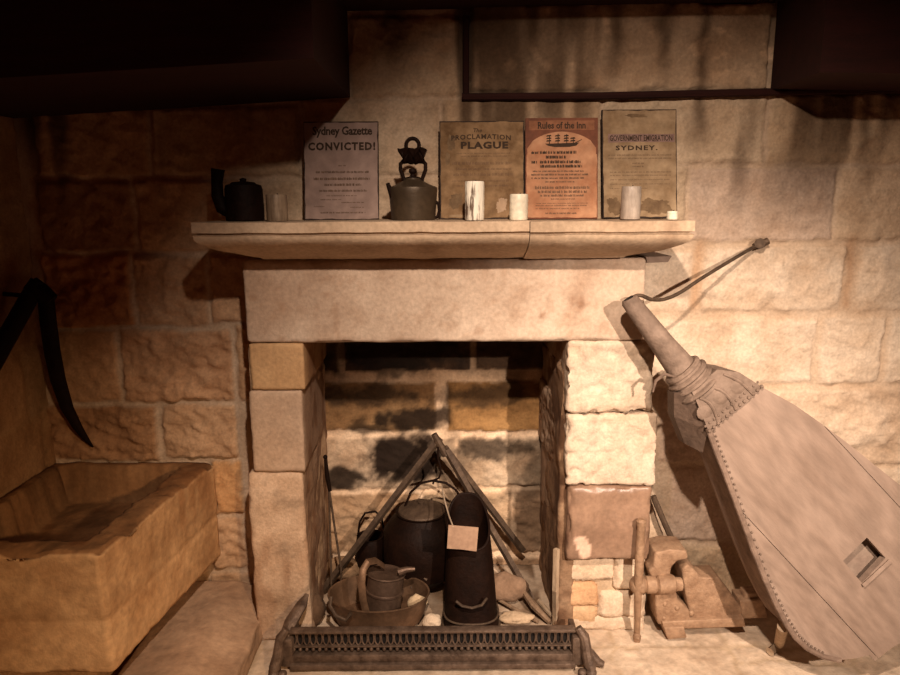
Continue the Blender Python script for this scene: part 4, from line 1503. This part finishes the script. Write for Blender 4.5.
oc = [Vector(p) for p in outline]
levels = [(0, .998), (.12, .985), (.26, .995), (.42, .978), (.58, .992), (.74, .978), (.88, .992), (1.0, .998)]
vs, fs = [], []
nO = len(outline)
for (t, f) in levels:
    for p in outline:
        q = bp(*shrink(p, f))
        vs.append(q - Nb * (TH + (DB - TH) * t))
for j in range(len(levels) - 1):
    for i in range(nO):
        fs.append([j * nO + i, j * nO + (i + 1) % nO, (j + 1) * nO + (i + 1) % nO, (j + 1) * nO + i])
k = MB(); k.add(vs, fs); k.build('leather_side', 'leather', bl)
k = MB(); k.prism([[bp(*p) - Nb * DB for p in outline]], -Nb * TH); k.build('back_board', 'wood_grey', bl, smooth=False)
# valve seen through the square hole
k = MB()
k.prism([[bp(835, 562) - Nb * .055, bp(868, 528) - Nb * .055, bp(896, 558) - Nb * .055, bp(862, 594) - Nb * .055]], -Nb * .01)
k.build('valve_flap', 'bellows_valve', bl, smooth=False)
k = MB()
k.tube([bp(862, 585, .005), bp(889, 560, .005)], .010, 4, squash=.6)
k.build('valve_strip', 'wood_grey', bl, smooth=False)
# nailed edging along the front board
k = MB()
edge = [bp(*p, .003) for p in outline[:13]]
k.tube(edge, .010, 8, squash=.8)
k.build('edging', 'leather', bl)
k = MB()
for i in range(len(outline[:12]) - 1):
    a, b = Vector(outline[i]), Vector(outline[i + 1])
    for t in (0.0, .25, .5, .75):
        q = a.lerp(b, t)
        k.ball(bp(q.x + 4.2, q.y - 2.2, .003), .0042, 6)
k.build('nail_row', 'carved', bl)
# carved head block, collar, nozzle
hd = [(707, 430), (697, 405), (690, 390), (716, 369), (738, 372), (760, 386), (745, 402), (726, 416)]
k = MB()
k.prism([[bp(x, y, .012) for x, y in hd]], -Nb * (DB + .02))
hb = k.build('head_block', 'carved', bl, smooth=False)
k = MB()
# leaf carving: three arched petals and a studded band
for (a, b, c) in (((698, 398), (711, 398), (716, 421)), ((708, 386), (725, 388), (733, 407)), ((722, 374), (739, 378), (750, 393))):
    pts = []
    for t in np.linspace(0, 1, 9):
        x = (1 - t) ** 2 * a[0] + 2 * t * (1 - t) * b[0] + t * t * c[0]
        y = (1 - t) ** 2 * a[1] + 2 * t * (1 - t) * b[1] + t * t * c[1]
        pts.append(bp(x, y, .013))
    k.tube(pts, [.003 + .004 * math.sin(math.pi * t) for t in np.linspace(0.05, .95, 9)], 8)
for (x, y, r) in ((704, 412, 8), (719, 398, 8.5), (736, 388, 8)):
    k.ball(bp(x, y, .008), r / 280, 14, (1.0, .28, 1.0))
k.build('leaf_carving', 'carved', hb)
k = MB()
for t in np.linspace(0, 1, 13):
    q = Vector((708, 430)).lerp(Vector((760, 386)), t)
    k.ball(bp(q.x, q.y, .013), .0065, 8)
    q2 = q - axd * 6
    k.ball(bp(q2.x, q2.y, .013), .0045, 8)
k.build('stud_band', 'carved', hb)
# side of head: tapered leather cheek on the left
k = MB()
k.prism([[bp(676, 394) - Nb * .02, bp(690, 391) - Nb * .0, bp(708, 430) - Nb * .0, bp(706, 455) - Nb * .03, bp(694, 450) - Nb * .09, bp(680, 420) - Nb * .06]], -Nb * .07)
k.build('head_cheek', 'dark_leather', bl, smooth=False)
dmid = -.055
ax3 = lambda px, py: bp(px, py, dmid)
k = MB()
c0, c1 = ax3(687, 371), ax3(705, 391)
dirv = (c1 - c0)
for (t0, r) in ((-.05, .068), (.22, .076), (.5, .078), (.8, .084)):
    p0 = c0 + dirv * t0
    p1 = c0 + dirv * (t0 + .2)
    k.tube([p0, p0.lerp(p1, .3), p0.lerp(p1, .7), p1], [r * .9, r, r, r * .9], 24)
k.tube([c0, c1 + dirv * .1], [.062, .076], 24)
k.build('collar', 'carved', bl)
k = MB()
k.tube([ax3(633, 299), ax3(634, 301), ax3(650, 322), ax3(668, 346), ax3(690, 374)], [.024, .030, .035, .041, .052], 20)
nz = k.build('nozzle', 'carved', bl)
k = MB()
k.tube([ax3(632.5, 298.5) , ax3(634.5, 301.5)], .018, 16)
k.build('nozzle_bore', 'soot_shade', nz)
# curled strap on the left of the collar
k = MB()
k.tube([bp(678, 378, -.03), bp(669, 376, -.05), bp(662, 384, -.07), bp(660, 396, -.08)], [.005, .006, .006, .003], 8)
k.build('strap', 'leather', bl)
# foot peg
k = MB()
k.tube([bp(790, 634) - Nb * .05, atz(779, 644, .02), atz(770, 652, .012)], [.019, .018, .016], 12)
k.build('peg', 'wood_pale', bl)

# ---- wall hook rod above the bellows
hk = thing('wall_hook', 'long bent iron hook rod fixed to a rusty bolt above the bellows', 'hook', at(760, 243, YW - .02))
k = MB()
yn = 2.34
k.tube(smooth_path([at(634, 304, yn - .01), at(634, 297, yn - .02), at(641, 295.5, yn - .02), at(652, 299.5, yn), at(665, 299, yn + .03), at(681, 292, yn + .07), at(702, 278, yn + .13), at(730, 261, yn + .21), at(758, 244.5, YW - .035)]), .0066, 10)
k.build('rod', 'old_iron', hk)
k = MB()
k.tube([at(760, 243.5, YW - .055), at(760, 243.5, YW + .01)], [.020, .022], 8)
k.tube([at(754, 247, YW - .03), at(768, 241, YW - .03)], .014, 8)
k.build('bolt', 'old_iron', hk)
